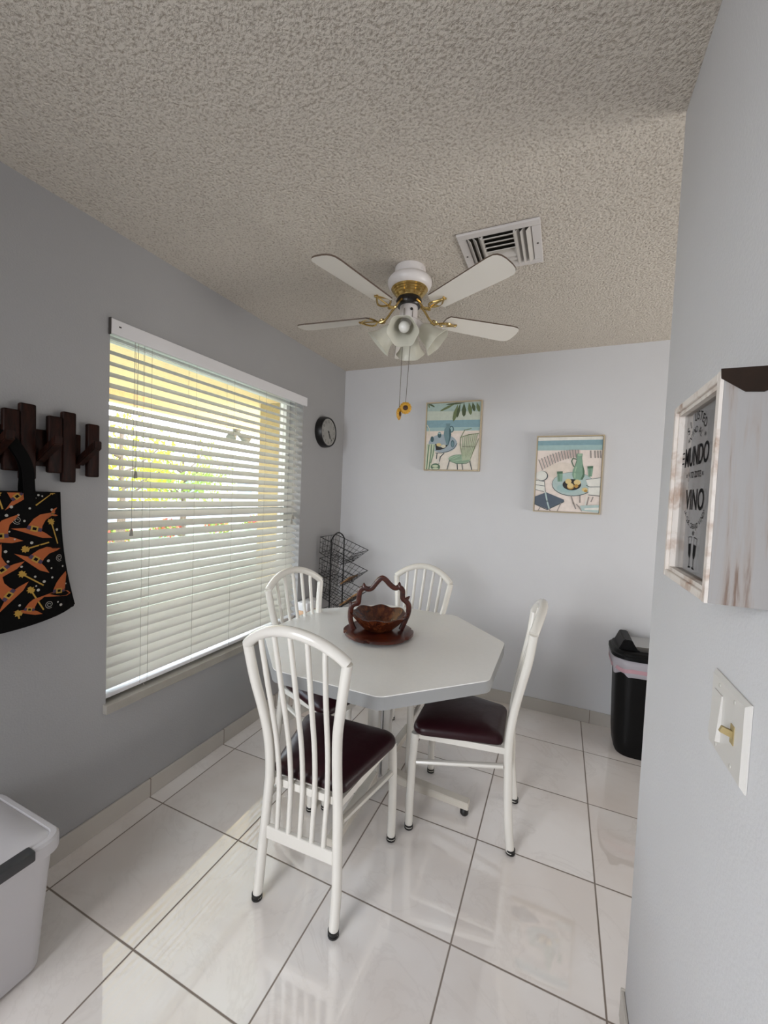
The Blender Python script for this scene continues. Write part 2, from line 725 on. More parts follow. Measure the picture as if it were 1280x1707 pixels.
for side in (0, 1):
    for k in range(3):
        xc = (ix0 + .01 + k * .021) if side == 0 else (ix1 - .01 - k * .021)
        sg = 1 if side == 0 else -1
        Mx = Matrix.Translation((xc, 0, -.012)) @ Matrix.Rotation(sg * math.radians(48), 4, 'Y')
        box(b, -.012, .012, iy0 + .002, iy1 - .002, -.001, .001, mtx=Mx)
    xd = ix0 + wS if side == 0 else ix1 - wS
    box(b, xd - .004, xd + .004, iy0, iy1, -.02, -.003)
for k in range(7):
    yc = iy0 + .018 + k * (iy1 - iy0 - .03) / 6.5
    sg = 1 if k < 4 else -1
    Mx = Matrix.Translation((0, yc, -.011)) @ Matrix.Rotation(sg * math.radians(26), 4, 'X')
    box(b, ix0 + wS + .004, ix1 - wS - .004, -.017, .017, -.001, .001, mtx=Mx)
obj('louvers', b, mat('vent_louver', 'bdb8b2', .5), vent)
b = BM()
for x in (vx0 + .015, vx1 - .015):
    b = BM()
    lathe(b, [(0, -.012), (.004, -.0115), (.004, -.0095), (0, -.0095)], 10, (x, (vy0 + vy1) / 2, 0))
    obj('screw', b, mat('screw_dark', '4a443e', .5), vent)

# ------------------------------------------------------------------ ceiling fan
FX, FY = 1.012, -1.237
fan = thing('ceiling_fan', 'white five-blade ceiling fan with brass arms and frosted lamp shades', 'ceiling fan', (FX, FY, H))
m_fan = mat('fan_white', 'd6d1cf', .35)
m_blade = mat('fan_blade_white', 'd9d4cb', .4)
m_bedge = mat('blade_edge', '5a4a3d', .6)
b = BM(); lathe(b, [(.0, -.0003), (.067, -.0003), (.068, -.006), (.068, -.03), (.064, -.04), (0, -.04)], 40)
for a in (200, 340):
    box(b, .066, .072, -.004, .004, -.024, -.016, mtx=Matrix.Rotation(math.radians(a), 4, 'Z'))
obj('canopy', b, m_fan, fan, smooth=True)
b = BM(); lathe(b, [(.0, -.036), (.07, -.036), (.088, -.044), (.097, -.056), (.097, -.068), (.09, -.084), (.078, -.092), (0, -.092)], 48)
obj('motor_housing', b, m_fan, fan, smooth=True)
b = BM(); lathe(b, [(0, -.088), (.08, -.088), (.081, -.093), (.074, -.097), (.0745, -.101), (.068, -.105), (.0685, -.109), (.061, -.114), (.0615, -.118), (.053, -.126), (.052, -.132), (0, -.132)], 48)
obj('brass_collar', b, m_brass, fan, smooth=True, angle=25)
b = BM(); lathe(b, [(0, -.13), (.052, -.13), (.056, -.138), (.056, -.158), (.05, -.166), (0, -.166)], 40)
for k in range(10):
    a = 2 * PI * k / 10
    lathe(b, [(.0, .003), (.006, .002), (.006, 0)], 10, mtx=Matrix.Translation((.0555 * math.cos(a), .0555 * math.sin(a), -.148)) @ Matrix.Rotation(a, 4, 'Z') @ Matrix.Rotation(PI / 2, 4, 'Y'))
obj('black_hub', b, mat('hub_black', '17130f', .3), fan, smooth=True)
b = BM(); lathe(b, [(0, -.164), (.038, -.164), (.04, -.17), (.04, -.222), (.046, -.228), (.046, -.246), (.036, -.258), (0, -.262)], 36)
sw_ = obj('switch_housing', b, m_fan, fan, smooth=True)
b = BM(); lathe(b, [(0, .004), (.006, .003), (.006, 0), (0, 0)], 12, mtx=Matrix.Translation((.0395 * math.cos(-.9), .0395 * math.sin(-.9), -.19)) @ Matrix.Rotation(-.9, 4, 'Z') @ Matrix.Rotation(PI / 2, 4, 'Y'))
obj('reverse_switch', b, m_black, sw_)
ZB = -.205
for k in range(5):
    a = math.radians(-103.5 + 72 * k)
    # blade
    out = []
    R0, R1 = .185, .545
    top, bot = [], []
    for i in range(15):
        t = i / 14
        r = R0 + (R1 - .05 - R0) * t
        w = .047 + .013 * t
        top.append((r, w)); bot.append((r, -w))
    tip = []
    for i in range(1, 9):
        q = PI / 2 - PI * i / 9
        tip.append((R1 - .05 + .05 * math.cos(q) ** .6 if math.cos(q) > 0 else R1 - .05, .06 * math.copysign(abs(math.sin(q)) ** .7, math.sin(q))))
    root = [(R0 - .012, -.03), (R0 - .016, 0), (R0 - .012, .03)]
    poly = top + tip + bot[::-1] + root
    rot = Matrix.Rotation(a, 4, 'Z') @ Matrix.Translation((0, 0, ZB)) @ Matrix.Rotation(math.radians(-11), 4, 'X')
    b = BM()
    prism(b, poly, -.003, .003, lambda u, v, h: rot @ Vector((u, v, h)))
    for f in b.faces:
        if len(f.verts) == 4:
            f.material_index = 1
    bl = obj('fan_blade', b, [m_blade, m_bedge], fan)
    # scrolled brass arm
    b = BM()
    A4 = Matrix.Rotation(a, 4, 'Z')
    arm = crom([(.05, 0, -.15), (.075, 0, -.172), (.105, 0, -.208), (.13, 0, -.219), (.148, 0, -.216)], 5)
    tube(b, [A4 @ p for p in arm], [.0065] * 3 + [.005] * (len(arm) - 3), 8)
    for sg in (1, -1):
        leaf = crom([(.146, 0, -.216), (.163, sg * .022, -.2155 + sg * .004), (.185, sg * .027, -.2145 + sg * .005), (.208, sg * .014, -.214 + sg * .003), (.226, sg * .002, -.213), (.234, sg * .008, -.211)], 5)
        tube(b, [A4 @ p for p in leaf], .0042, 7)
        curl = crom([(.14, sg * .002, -.217), (.13, sg * .014, -.218), (.118, sg * .018, -.214), (.113, sg * .010, -.211)], 4)
        tube(b, [A4 @ p for p in curl], .0035, 6)
    tube(b, [A4 @ Vector(p) for p in ((.15, 0, -.215), (.19, 0, -.2142), (.222, 0, -.2135))], .0032, 6)
    obj('brass_arm', b, m_brass, bl, smooth=True)
# lamp shades
m_frost = mat('frosted_glass', 'd7d5c8', .35, transl=.25)
m_bulb = mat('bulb_glass', 'e6e4de', .15, coat=.5)
for az in (-78, 14, 104, 194):
    a = math.radians(az)
    d = Vector((math.cos(a) * math.sin(math.radians(47)), math.sin(a) * math.sin(math.radians(47)), -math.cos(math.radians(47))))
    q = d.to_track_quat('Z', 'Y').to_matrix().to_4x4()
    org = Vector((math.cos(a) * .035, math.sin(a) * .035, -.233))
    T = Matrix.Translation(org) @ q
    b = BM(); lathe(b, [(0, -.004), (.017, -.002), (.019, .006), (.019, .03), (.024, .034), (.024, .044), (0, .044)], 24, mtx=T)
    sk = obj('lamp_socket', b, m_fan, fan, smooth=True)
    b = BM()
    wv = lambda an, z: .045 * max(0, (z - .09) / .045) * math.cos(6 * an)
    lathe(b, [(.0245, .036), (.032, .045), (.038, .06), (.041, .08), (.045, .1), (.056, .122), (.066, .134), (.0645, .135), (.0545, .123), (.0435, .101), (.0395, .08), (.0365, .061), (.0305, .046), (.0245, .04)], 48, mtx=T, wave=wv)
    obj('lamp_shade', b, m_frost, sk, smooth=True)
    b = BM(); lathe(b, [(0, .04), (.012, .045), (.013, .055), (.02, .068), (.024, .082), (.024, .092), (.018, .104), (.008, .11), (0, .111)], 24, mtx=T)
    obj('light_bulb', b, m_bulb, sk, smooth=True)
# pull chains with sunflower pendants
m_petal = mat('sunflower_yellow', 'b98a24', .5, var=.2, vscale=80)
m_seed = mat('sunflower_brown', '3a2110', .7)
m_chain = mat('chain_metal', '5d554a', .4, metal=.6)
for (sx, sy), (ex, ey, ez), face in (((.030, -.030), (.012, -.020, 1.85 - H), -68), ((-.002, -.047), (-.012, -.035, 1.822 - H), 2)):
    b = BM(); tube(b, crom([(sx, sy, -.195), (sx * 1.02, sy * 1.02, -.21), ((sx + ex) / 2, (sy + ey) / 2, -.4), (ex, ey, ez)], 4), .0013, 6)
    ch = obj('pull_chain', b, m_chain, fan, smooth=True)
    Mf = Matrix.Translation((ex, ey, ez - .024)) @ Matrix.Rotation(math.radians(face), 4, 'Z') @ Matrix.Rotation(PI / 2, 4, 'Y')
    b = BM(); lathe(b, [(0, -.006), (.02, -.005), (.0265, 0), (.02, .004), (.0, .006)], 36, mtx=Mf, wave=lambda an, z: .07 * math.cos(14 * an))
    pd = obj('sunflower_pendant', b, m_petal, ch)
    b = BM(); lathe(b, [(0, .0095), (.007, .009), (.0112, .006), (.0112, -.007), (0, -.0085)], 24, mtx=Mf)
    obj('seed_disc', b, m_seed, pd, smooth=True)

# ------------------------------------------------------------------ dining table
TX, TY, TZ = .914, -1.14, .742
ap = .548
table = thing('dining_table', 'octagonal grey-white laminate pedestal table among four white chairs', 'table', (TX, TY, 0))
R_ = ap / math.cos(PI / 8)
octo = [(R_ * math.cos(PI / 8 + PI / 4 * k), R_ * math.sin(PI / 8 + PI / 4 * k)) for k in range(8)]
o1 = round_poly(octo, .06, 6)
b = BM(); prism(b, o1, TZ - .004, TZ, lambda u, v, h: Vector((u, v, h)))
obj('tabletop', b, m_lam, table)
o2 = [(u * 1.002, v * 1.002) for u, v in o1]
b = BM(); prism(b, o2, TZ - .05, TZ - .0041, lambda u, v, h: Vector((u, v, h)))
obj('edge_band', b, m_edge, table)
b = BM()
for a in range(4):
    Mz = Matrix.Rotation(a * PI / 2, 4, 'Z')
    box(b, .022, .062, -.02, .02, .055, TZ - .075, bev=.012, mtx=Mz)
m_ped = mat('pedestal_enamel', 'cfccc6', .3)
obj('pedestal_column', b, m_ped, table, smooth=True)
b = BM(); lathe(b, [(0, .05), (.026, .05), (.026, TZ - .07), (0, TZ - .07)], 24)
obj('chrome_core', b, m_chrome, table, smooth=True)
b = BM()
for a in range(2):
    box(b, -.3, .3, -.022, .022, TZ - .075, TZ - .0505, mtx=Matrix.Rotation(a * PI / 2, 4, 'Z'))
obj('top_support', b, mat('support_steel', '8b857c', .5), table)
for a in range(4):
    Mz = Matrix.Rotation(a * PI / 2, 4, 'Z')
    b = BM()
    loft(b, [[Mz @ Vector(p) for p in ((.0585, -.024, .05), (.0585, .024, .05), (.0585, .024, .105), (.0585, -.024, .105))],
             [Mz @ Vector(p) for p in ((.15, -.024, .045), (.15, .024, .045), (.15, .024, .085), (.15, -.024, .085))],
             [Mz @ Vector(p) for p in ((.455, -.022, .034), (.455, .022, .034), (.455, .022, .068), (.455, -.022, .068))]])
    bmesh.ops.bevel(b, geom=b.edges[:], offset=.004, segments=1, affect='EDGES')
    ft = obj('base_foot', b, mat('foot_enamel', 'cbc4b8', .25, coat=.3), table)
    b = BM(); lathe(b, [(0, 0), (.013, .0), (.019, .008), (.019, .02), (.01, .033), (0, .035)], 16, tuple(Mz @ Vector((.435, 0, 0))))
    obj('glide', b, m_black, ft, smooth=True)

# ------------------------------------------------------------------ dining chairs
PROF = [(0, 0), (.1, .012), (.2, .02), (.3, .025), (.43, .030), (.57, .017), (.71, -.010), (.81, -.029), (.922, -.042)]
HALF = [(0, .152), (.15, .15), (.3, .142), (.5, .133), (.65, .14), (.8, .166), (.922, .187)]
pd_ = lambda z: -.21 + interp(PROF, z)
chair = thing('dining_chair', 'white metal dining chair nearest the camera, its back to us, beside the window', 'chair', (.9153, -1.633, 0), math.radians(2.2), 'white dining chairs around the octagonal table')
RT = .0172


def foot_cap(parent, x, y):
    b = BM()
    lathe(b, [(0, 0), (.014, 0), (.0185, .003), (.0185, .009), (.0165, .010), (.0165, .013), (.0185, .014), (.0185, .022), (0, .022)], 20, (x, y, 0))
    obj('foot_cap', b, m_black, parent, smooth=True)


for sg in (-1, 1):
    b = BM(); tube(b, [(sg * .195, .21, .004), (sg * .1955, .211, .1), (sg * .193, .207, .3), (sg * .188, .2, .424)], RT, 14)
    lg = obj('leg', b, m_white, chair, smooth=True)
    foot_cap(lg, sg * .195, .21)
    zs = [.004 + (.922 - .004) * i / 30 for i in range(31)]
    b = BM(); tube(b, [(sg * interp(HALF, z), pd_(z), z) for z in zs], RT, 14)
    lg = obj('leg', b, m_white, chair, smooth=True)
    foot_cap(lg, sg * .152, -.21)
# arched top rail
RA = (.187 ** 2 + .078 ** 2) / (2 * .078)
zc = .922 + .078 - RA
th = math.asin(.187 / RA)


def arch(t):
    a = th * t
    return Vector((RA * math.sin(a), pd_(.922) - .034 * math.cos(PI / 2 * t), zc + RA * math.cos(a)))


b = BM(); tube(b, [arch(-1 + 2 * i / 28) for i in range(29)], .0185, 14)
for t in (-1, 1):
    p = arch(t); q = arch(t * .97)
obj('top_rail', b, m_white, chair, smooth=True)
for k in (-2, -1, 0, 1, 2):
    pt = arch(k * .3)
    b = BM()
    pts = []
    z0, z1 = .245, pt.z - .006
    for i in range(17):
        t = i / 16
        z = z0 + (z1 - z0) * t
        x = k * .046 * (1 - t) + pt.x * t
        x = k * .046 + (pt.x - k * .046) * (t ** 1.6)
        pts.append((x, pd_(min(z, .922)) - ((pd_(.922) - pt.y) * t ** 6), z))
    tube(b, pts, .0092, 10)
    obj('spindle', b, m_white, chair, smooth=True)
b = BM(); box(b, -.132, .132, pd_(.24) - .009, pd_(.24) + .009, .215, .262, bev=.004)
obj('lower_rail', b, m_white, chair)
for sg in (-1, 1):
    b = BM(); tube(b, [(sg * .190, .19, .30), (sg * .145, pd_(.35) + .017, .35)], .0125, 8, flat=.75)
    obj('side_stretcher', b, m_white, chair, smooth=True)
b = BM()
for sg in (-1, 1):
    p0, p1 = Vector((sg * .178, .19, 0)), Vector((sg * .137, -.172, 0))
    ang = math.atan2(p1.y - p0.y, p1.x - p0.x)
    L_ = (p1 - p0).length
    box(b, 0, L_, -.009, .009, .40, .426, mtx=Matrix.Translation(p0) @ Matrix.Rotation(ang, 4, 'Z'))
box(b, -.172, .172, .188, .206, .40, .426)
box(b, -.13, .13, -.172, -.156, .40, .426)
obj('seat_frame', b, m_white, chair)
seat_o = round_poly([(-.142, -.158), (.142, -.158), (.222, .215), (-.222, .215)], [.03, .03, .05, .05], 6)


def inset(o, d):
    cx, cy = 0, .03
    out = []
    for u, v in o:
        w = Vector((u - cx, v - cy))
        w *= (w.length - d) / w.length
        out.append((cx + w.x, cy + w.y))
    return out


b = BM()
levels = [(.012, .4262), (.003, .43), (0, .438), (.001, .447), (.006, .457), (.016, .465), (.035, .471), (.07, .476), (.11, .4785)]
loft(b, [[Vector((u, v, z)) for u, v in inset(seat_o, d)] for d, z in levels])
obj('seat', b, m_vinyl, chair, smooth=True, angle=60)
dup(chair, (1.347, -1.119, 0), math.radians(93), 'white metal dining chair right of the table, seen side-on with its dark seat')
dup(chair, (.606, -1.156, 0), math.radians(-103), 'white metal dining chair between the window blind and the table')
dup(chair, (.876, -.80, 0), math.radians(171.5), 'white metal dining chair at the far side of the table before the back wall')

# ------------------------------------------------------------------ folding wooden basket
m_cherry = wood_mat('cherry_wood', '2c0d0a', '53200f', (3, 3, 9), 4, .28)
m_bowl = wood_mat('striped_bowl_wood', '2e1008', '67381e', (14, 14, 3), 3, .25, c2='4a2010')
kx, ky = .882, -1.13
BR = math.atan2(.401, .915)
bask = thing('wooden_basket', 'carved brown wooden folding basket with arched handle on the table', 'basket', (kx, ky, TZ + .0002), BR)
b = BM()
ring = []
for k in range(96):
    a = 2 * PI * k / 96
    r = .172 * (1 + .012 * math.cos(6 * a))
    for n0 in (0.15, 1.2, 2.7, 3.4, 4.4, 5.6):
        dd = abs((a - n0 + PI) % (2 * PI) - PI)
        r -= .013 * max(0, 1 - dd / .07)
    ring.append((r * math.cos(a), r * math.sin(a)))
loft(b, [[Vector((u * s_, v * s_, z)) for u, v in ring] for s_, z in ((.97, .012), (1, .015), (1, .026), (.97, .030))])
for a in (.7, 2.4, 3.9, 5.25):
    box(b, .10, .135, -.02, .02, 0, .0125, mtx=Matrix.Rotation(a, 4, 'Z'))
obj('base_plate', b, m_cherry, bask, smooth=True)
b = BM()
rings = []
NB = 80


def bowl_ring(r, z, wv, outer=True):
    out = []
    for k in range(NB):
        a = 2 * PI * k / NB
        lob = .06 * abs(math.cos(4 * a + .3)) - .03
        rr = r * (1 + lob * min(1, r / .12))
        out.append(Vector((rr * math.cos(a), rr * math.sin(a) * 1.0, z + wv * math.cos(8 * a + .6))))
    return out


loft(b, [bowl_ring(.055, .0305, 0), bowl_ring(.07, .034, 0), bowl_ring(.098, .06, .001), bowl_ring(.125, .092, .003), bowl_ring(.142, .112, .0045),
         bowl_ring(.136, .1125, .0045), bowl_ring(.119, .093, .003), bowl_ring(.093, .064, .001), bowl_ring(.066, .041, 0), bowl_ring(.02, .038, 0)])
obj('bowl', b, m_bowl, bask, smooth=True)
hp = [(300, 955), (255, 880), (222, 780), (218, 680), (232, 590), (275, 555), (322, 535), (332, 430), (350, 345), (400, 315), (455, 330), (510, 315), (570, 240), (640, 165), (700, 180), (770, 250), (845, 300), (905, 285), (955, 330), (962, 440), (1010, 485), (1050, 540), (1052, 640), (1020, 740), (985, 830), (955, 900)]
sc = 1 / 8.533 / 341
pts = [Vector(((x - 632) * sc, 0, (965 - y) * sc * 1.0 + .010)) for x, y in hp]
pts = crom(pts, 4)
b = BM()
tube(b, pts, .0105, 8, flat=1.25)
for x, z_ in ((222 - 25, 520), (1062, 410), (395, 240), (905, 208)):
    q = Vector(((x - 632) * sc, 0, (965 - z_) * sc + .010))
    near = min(pts, key=lambda p: (p - q).length)
    tube(b, [near, near * .35 + q * .65, q], [.0105, .008, .002], 8)
obj('handle', b, m_cherry, bask, smooth=True)

# ------------------------------------------------------------------ wire rack and its contents
RKX, RKY = .125, -.245
rack = thing('wire_basket_rack', 'black wire rack of tilted tiered baskets in the corner behind the table', 'rack', (RKX, RKY, 0))
b = BM()
pts = [(0, -.097, .02), (0, -.097, 1.085)] + [(0, -.097 + .194 * t, 1.085 + .05 * math.sin(PI * t) ** .8) for t in (.12, .25, .38, .5, .62, .75, .88)] + [(0, .097, 1.085), (0, .097, .02)]
tube(b, pts, .0052, 8)
for s in (-1, 1):
    tube(b, [(-.09, s * .097, .006), (0, s * .097, .02), (.12, s * .097, .006)], .005, 8)
tube(b, [(.11, -.097, .008), (.11, .097, .008)], .005, 8)
tube(b, [(0, -.097, .3), (0, .097, .3)], .004, 8)
obj('stand', b, m_wire, rack, smooth=True)


def lerp(a, c, t):
    return a + (c - a) * t


def wire_basket(z):
    b = BM()
    w = .118
    top = [Vector(p) for p in ((-.085, -w, z + .045), (.205, -w, z - .055), (.205, w, z - .055), (-.085, w, z + .045))]
    bot = [Vector(p) for p in ((-.095, -w * .9, z - .075), (.085, -w * .9, z - .15), (.085, w * .9, z - .15), (-.095, w * .9, z - .075))]
    tube(b, top, .0028, 6, closed=True)
    tube(b, bot, .0024, 6, closed=True)
    for i in range(4):
        a0, a1, c0, c1 = top[i], top[(i + 1) % 4], bot[i], bot[(i + 1) % 4]
        n = 8 if i % 2 == 0 else 6
        for k in range(n):
            tube(b, [lerp(a0, a1, k / n), lerp(c0, c1, k / n)], .0015, 5)
        for t in (.33, .66):
            tube(b, [lerp(a0, c0, t), lerp(a1, c1, t)], .0015, 5)
    for k in range(1, 6):
        tube(b, [lerp(bot[0], bot[1], k / 6), lerp(bot[3], bot[2], k / 6)], .0015, 5)
    for k in range(1, 5):
        tube(b, [lerp(bot[0], bot[3], k / 5), lerp(bot[1], bot[2], k / 5)], .0015, 5)
    e = lerp(top[1], bot[1], .15)
    tube(b, crom([e, e + Vector((.006, -.004, -.02)), e + Vector((.016, -.004, -.034)), e + Vector((.024, -.004, -.024))], 4), .002, 5)
    obj('wire_basket', b, m_wire, rack, smooth=True)


for z in (1.06, .90, .74, .50):
    wire_basket(z)
m_tan = wood_mat('tan_board', '8c6238', 'b58a58', (8, 2, 2), 6, .6)
for z, lab, xa, xb in ((.90, 'tan wooden board lying in the second wire basket from the top', .10, .175), (.74, 'tan wooden board lying in the wire basket just above the table top', .02, .16)):
    b = BM()
    # resting on the sloping front of its basket
    Mx = Matrix.Translation((RKX, RKY, z - .145)) @ Matrix.Translation((.085, 0, 0)) @ Matrix.Rotation(-math.atan2(.095, .12), 4, 'Y')
    box(b, .004, .004 + (xb - xa) * 1.15, -.09, .06, .004, .013, bev=.002, mtx=Mx)
    tag(obj('wooden_board', b, m_tan), lab, 'board', 'tan boards in the wire rack')

# tall white box behind the window-side chair
wb = thing('white_storage_box', 'white box with a tan band, half hidden behind the window-side chair', 'box', (.062, -.515, 0))
b = BM(); box(b, -.042, .042, -.085, .085, 0, .605, bev=.006); obj('box_body', b, mat('tan_card', 'c9a583', .6), wb, smooth=True)
b = BM(); box(b, -.045, .045, -.088, .088, .6052, .664, bev=.006); obj('box_lid', b, m_whitep, wb, smooth=True)

# ------------------------------------------------------------------ wall clock
clk = thing('wall_clock', 'round black wall clock with grey face between window and corner', 'clock', (.0004, -.311, 1.892))
RY = Matrix.Rotation(PI / 2, 4, 'Y')
b = BM(); lathe(b, [(0, 0), (.115, 0), (.116, .012), (.113, .04), (.108, .052), (.101, .052), (.099, .046), (0, .046)], 56, mtx=RY)
obj('clock_rim', b, mat('clock_black', '0e0c0b', .35), clk, smooth=True)
b = BM(); lathe(b, [(0, .0465), (.0985, .0465), (.0985, .0475), (0, .0475)], 56, mtx=RY)
obj('clock_face', b, mat('clock_face_grey', '8f8d88', .5, var=.25, vscale=22), clk)
b = BM()
for hnum in range(1, 13):
    b = BM()
    t = text_bm(str(hnum))
    x0, x1, y0, y1 = bm_bounds(t)
    a = PI / 2 - hnum * PI / 6
    cy_, cz_ = .078 * math.cos(a), .078 * math.sin(a)
    s = .026
    bm_join(b, t, lambda co: Vector((.0479, cy_ + (co.x - (x0 + x1) / 2) * s, cz_ + (co.y - (y0 + y1) / 2) * s)))
    obj('numeral', b, mat('numeral_dark', '2c2a28', .6), clk)
b = BM()
for ang, L_, w in ((-52, .078, .003), (-68, .05, .0045)):
    a = math.radians(ang)
    box(b, .0485, .0495, -.012, L_, -w / 2, w / 2, mtx=Matrix.Rotation(a, 4, 'X'))
lathe(b, [(0, .048), (.006, .048), (.006, .0515), (0, .0515)], 14, mtx=RY)
obj('clock_hands', b, m_black, clk)

# ------------------------------------------------------------------ paintings
def painting(name, label, y_front, cx0, cz0, cx1, cz1, crop, layers, palette, frame_m):
    t = thing(name, label, 'painting', ((cx0 + cx1) / 2, 0, cz0))
    loc = Vector(t.location)
    fx0, fx1, fz0, fz1 = cx0 - loc.x, cx1 - loc.x, 0, cz1 - cz0
    w = .007
    b = BM()
    box(b, fx0, fx0 + w, y_front, -.001, fz0, fz1); box(b, fx1 - w, fx1, y_front, -.001, fz0, fz1)
    box(b, fx0 + w, fx1 - w, y_front, -.001, fz0, fz0 + w); box(b, fx0 + w, fx1 - w, y_front, -.001, fz1 - w, fz1)
    obj('frame', b, frame_m, t)
    b = BM()
    g = .002
    box(b, fx0 + w + g, fx1 - w - g, y_front + .006, -.002, fz0 + w + g, fz1 - w - g)
    X0, X1, Z0, Z1 = fx0 + w + g, fx1 - w - g, fz0 + w + g, fz1 - w - g
    ox, oy, s = crop
    yy = y_front + .0058
    mats = [palette['bg']]
    names = ['bg']

    def pt(x, y):
        p = at(ox + x / s, oy + y / s, 1, y_front)
        return (min(max(p.x - loc.x, X0), X1), min(max(p.z - loc.z, Z0), Z1))
    for kind, colr, data in layers:
        yy -= .00006
        if colr not in names:
            names.append(colr)
            mats.append(palette[colr])
        mi = names.index(colr)
        polys = []
        if kind == 'poly':
            polys.append(data)
        elif kind == 'ell':
            x, y, rx, ry = data[:4]
            rot = math.radians(data[4]) if len(data) > 4 else 0
            polys.append([(x + rx * math.cos(q) * math.cos(rot) - ry * math.sin(q) * math.sin(rot), y + rx * math.cos(q) * math.sin(rot) + ry * math.sin(q) * math.cos(rot)) for q in [2 * PI * k / 24 for k in range(24)]])
        elif kind == 'line':
            wd, pl = data
            for (xa, ya), (xb, yb) in zip(pl, pl[1:]):
                d = Vector((xb - xa, yb - ya))
                if d.length == 0:
                    continue
                n = Vector((-d.y, d.x)).normalized() * wd / 2
                e = d.normalized() * wd * .3
                polys.append([(xa + n.x - e.x, ya + n.y - e.y), (xb + n.x + e.x, yb + n.y + e.y), (xb - n.x + e.x, yb - n.y + e.y), (xa - n.x - e.x, ya - n.y - e.y)])
        for j, pl in enumerate(polys):
            vs = []
            for x, y in pl:
                u, v = pt(x, y)
                if not vs or (vs[-1].co - Vector((u, yy, v))).length > 1e-5:
                    vs.append(b.verts.new((u, yy, v)))
            if len(vs) > 2:
                try:
                    f = b.faces.new(vs)
                    f.material_index = mi
                    f.normal_update()
                    if f.normal.y > 0:
                        f.normal_flip()
                except ValueError:
                    pass
    me = bpy.data.meshes.new('canvas')
    bmesh.ops.triangulate(b, faces=[f for f in b.faces if len(f.verts) > 4])
    b.to_mesh(me)
    b.free()
    for m_ in mats:
        me.materials.append(m_)
    o = bpy.data.objects.new('canvas', me)
    COL.objects.link(o)
    o.parent = t
    return t


PAL = {k: mat('paint_' + k, v, .7, var=.13, vscale=38) for k, v in dict(
    bg='e6ddd0', sky='a9bdb6', sky2='c3cbbd', sea='86a7b0', sea2='a4c0bf', sand='e6d9cc', sandp='ecdfd6', leaf='6f7d55', leafd='4f5c3f', blue='a3b0b8',
    jug='728f94', jugd='466268', green='92ab92', greend='56755d', lgreen='c6d0b4', dark='2d2b2c', lemon='dcc68c', lemond='b98f45', tabl='b3c6c3', ink='4d5658', chairg='7d8a66', cream='ded8bf',
    white='e6e5dd', navy='56616f', grey='9a928d', jgreen='86a690', jhi='a9c4a8', pinkg='cdb4ae').items()}
L1 = [('poly', 'sky', [(190, 90), (1100, 90), (1100, 250), (190, 250)]), ('poly', 'sky2', [(190, 250), (1100, 250), (1100, 395), (190, 400)]),
      ('poly', 'sea', [(190, 402), (1100, 385), (1100, 560), (190, 575)]), ('poly', 'sea2', [(190, 520), (1100, 505), (1100, 565), (190, 580)]),
      ('poly', 'sand', [(190, 578), (1100, 565), (1100, 720), (190, 760)]), ('poly', 'sandp', [(640, 620), (830, 600), (800, 800), (640, 700)])]
for (x0, y0, x1, y1, w, c) in ((700, 110, 420, 250, 40, 'leaf'), (720, 130, 640, 420, 70, 'leaf'), (760, 110, 700, 360, 50, 'leafd'), (820, 110, 815, 340, 75, 'leafd'), (900, 100, 930, 310, 70, 'leaf'), (960, 100, 990, 250, 60, 'leafd'), (1030, 100, 1070, 260, 60, 'leaf'), (860, 105, 520, 140, 30, 'leafd'), (230, 120, 340, 180, 30, 'leafd'), (235, 110, 250, 200, 22, 'leaf')):
    dx, dy = x1 - x0, y1 - y0
    l = math.hypot(dx, dy)
    nx, ny = -dy / l * w / 2, dx / l * w / 2
    L1.append(('poly', c, [(x0, y0), (x0 + dx * .5 + nx, y0 + dy * .5 + ny), (x0 + dx * .85 + nx * .7, y0 + dy * .85 + ny * .7), (x1, y1), (x0 + dx * .85 - nx * .7, y0 + dy * .85 - ny * .7), (x0 + dx * .5 - nx, y0 + dy * .5 - ny)]))
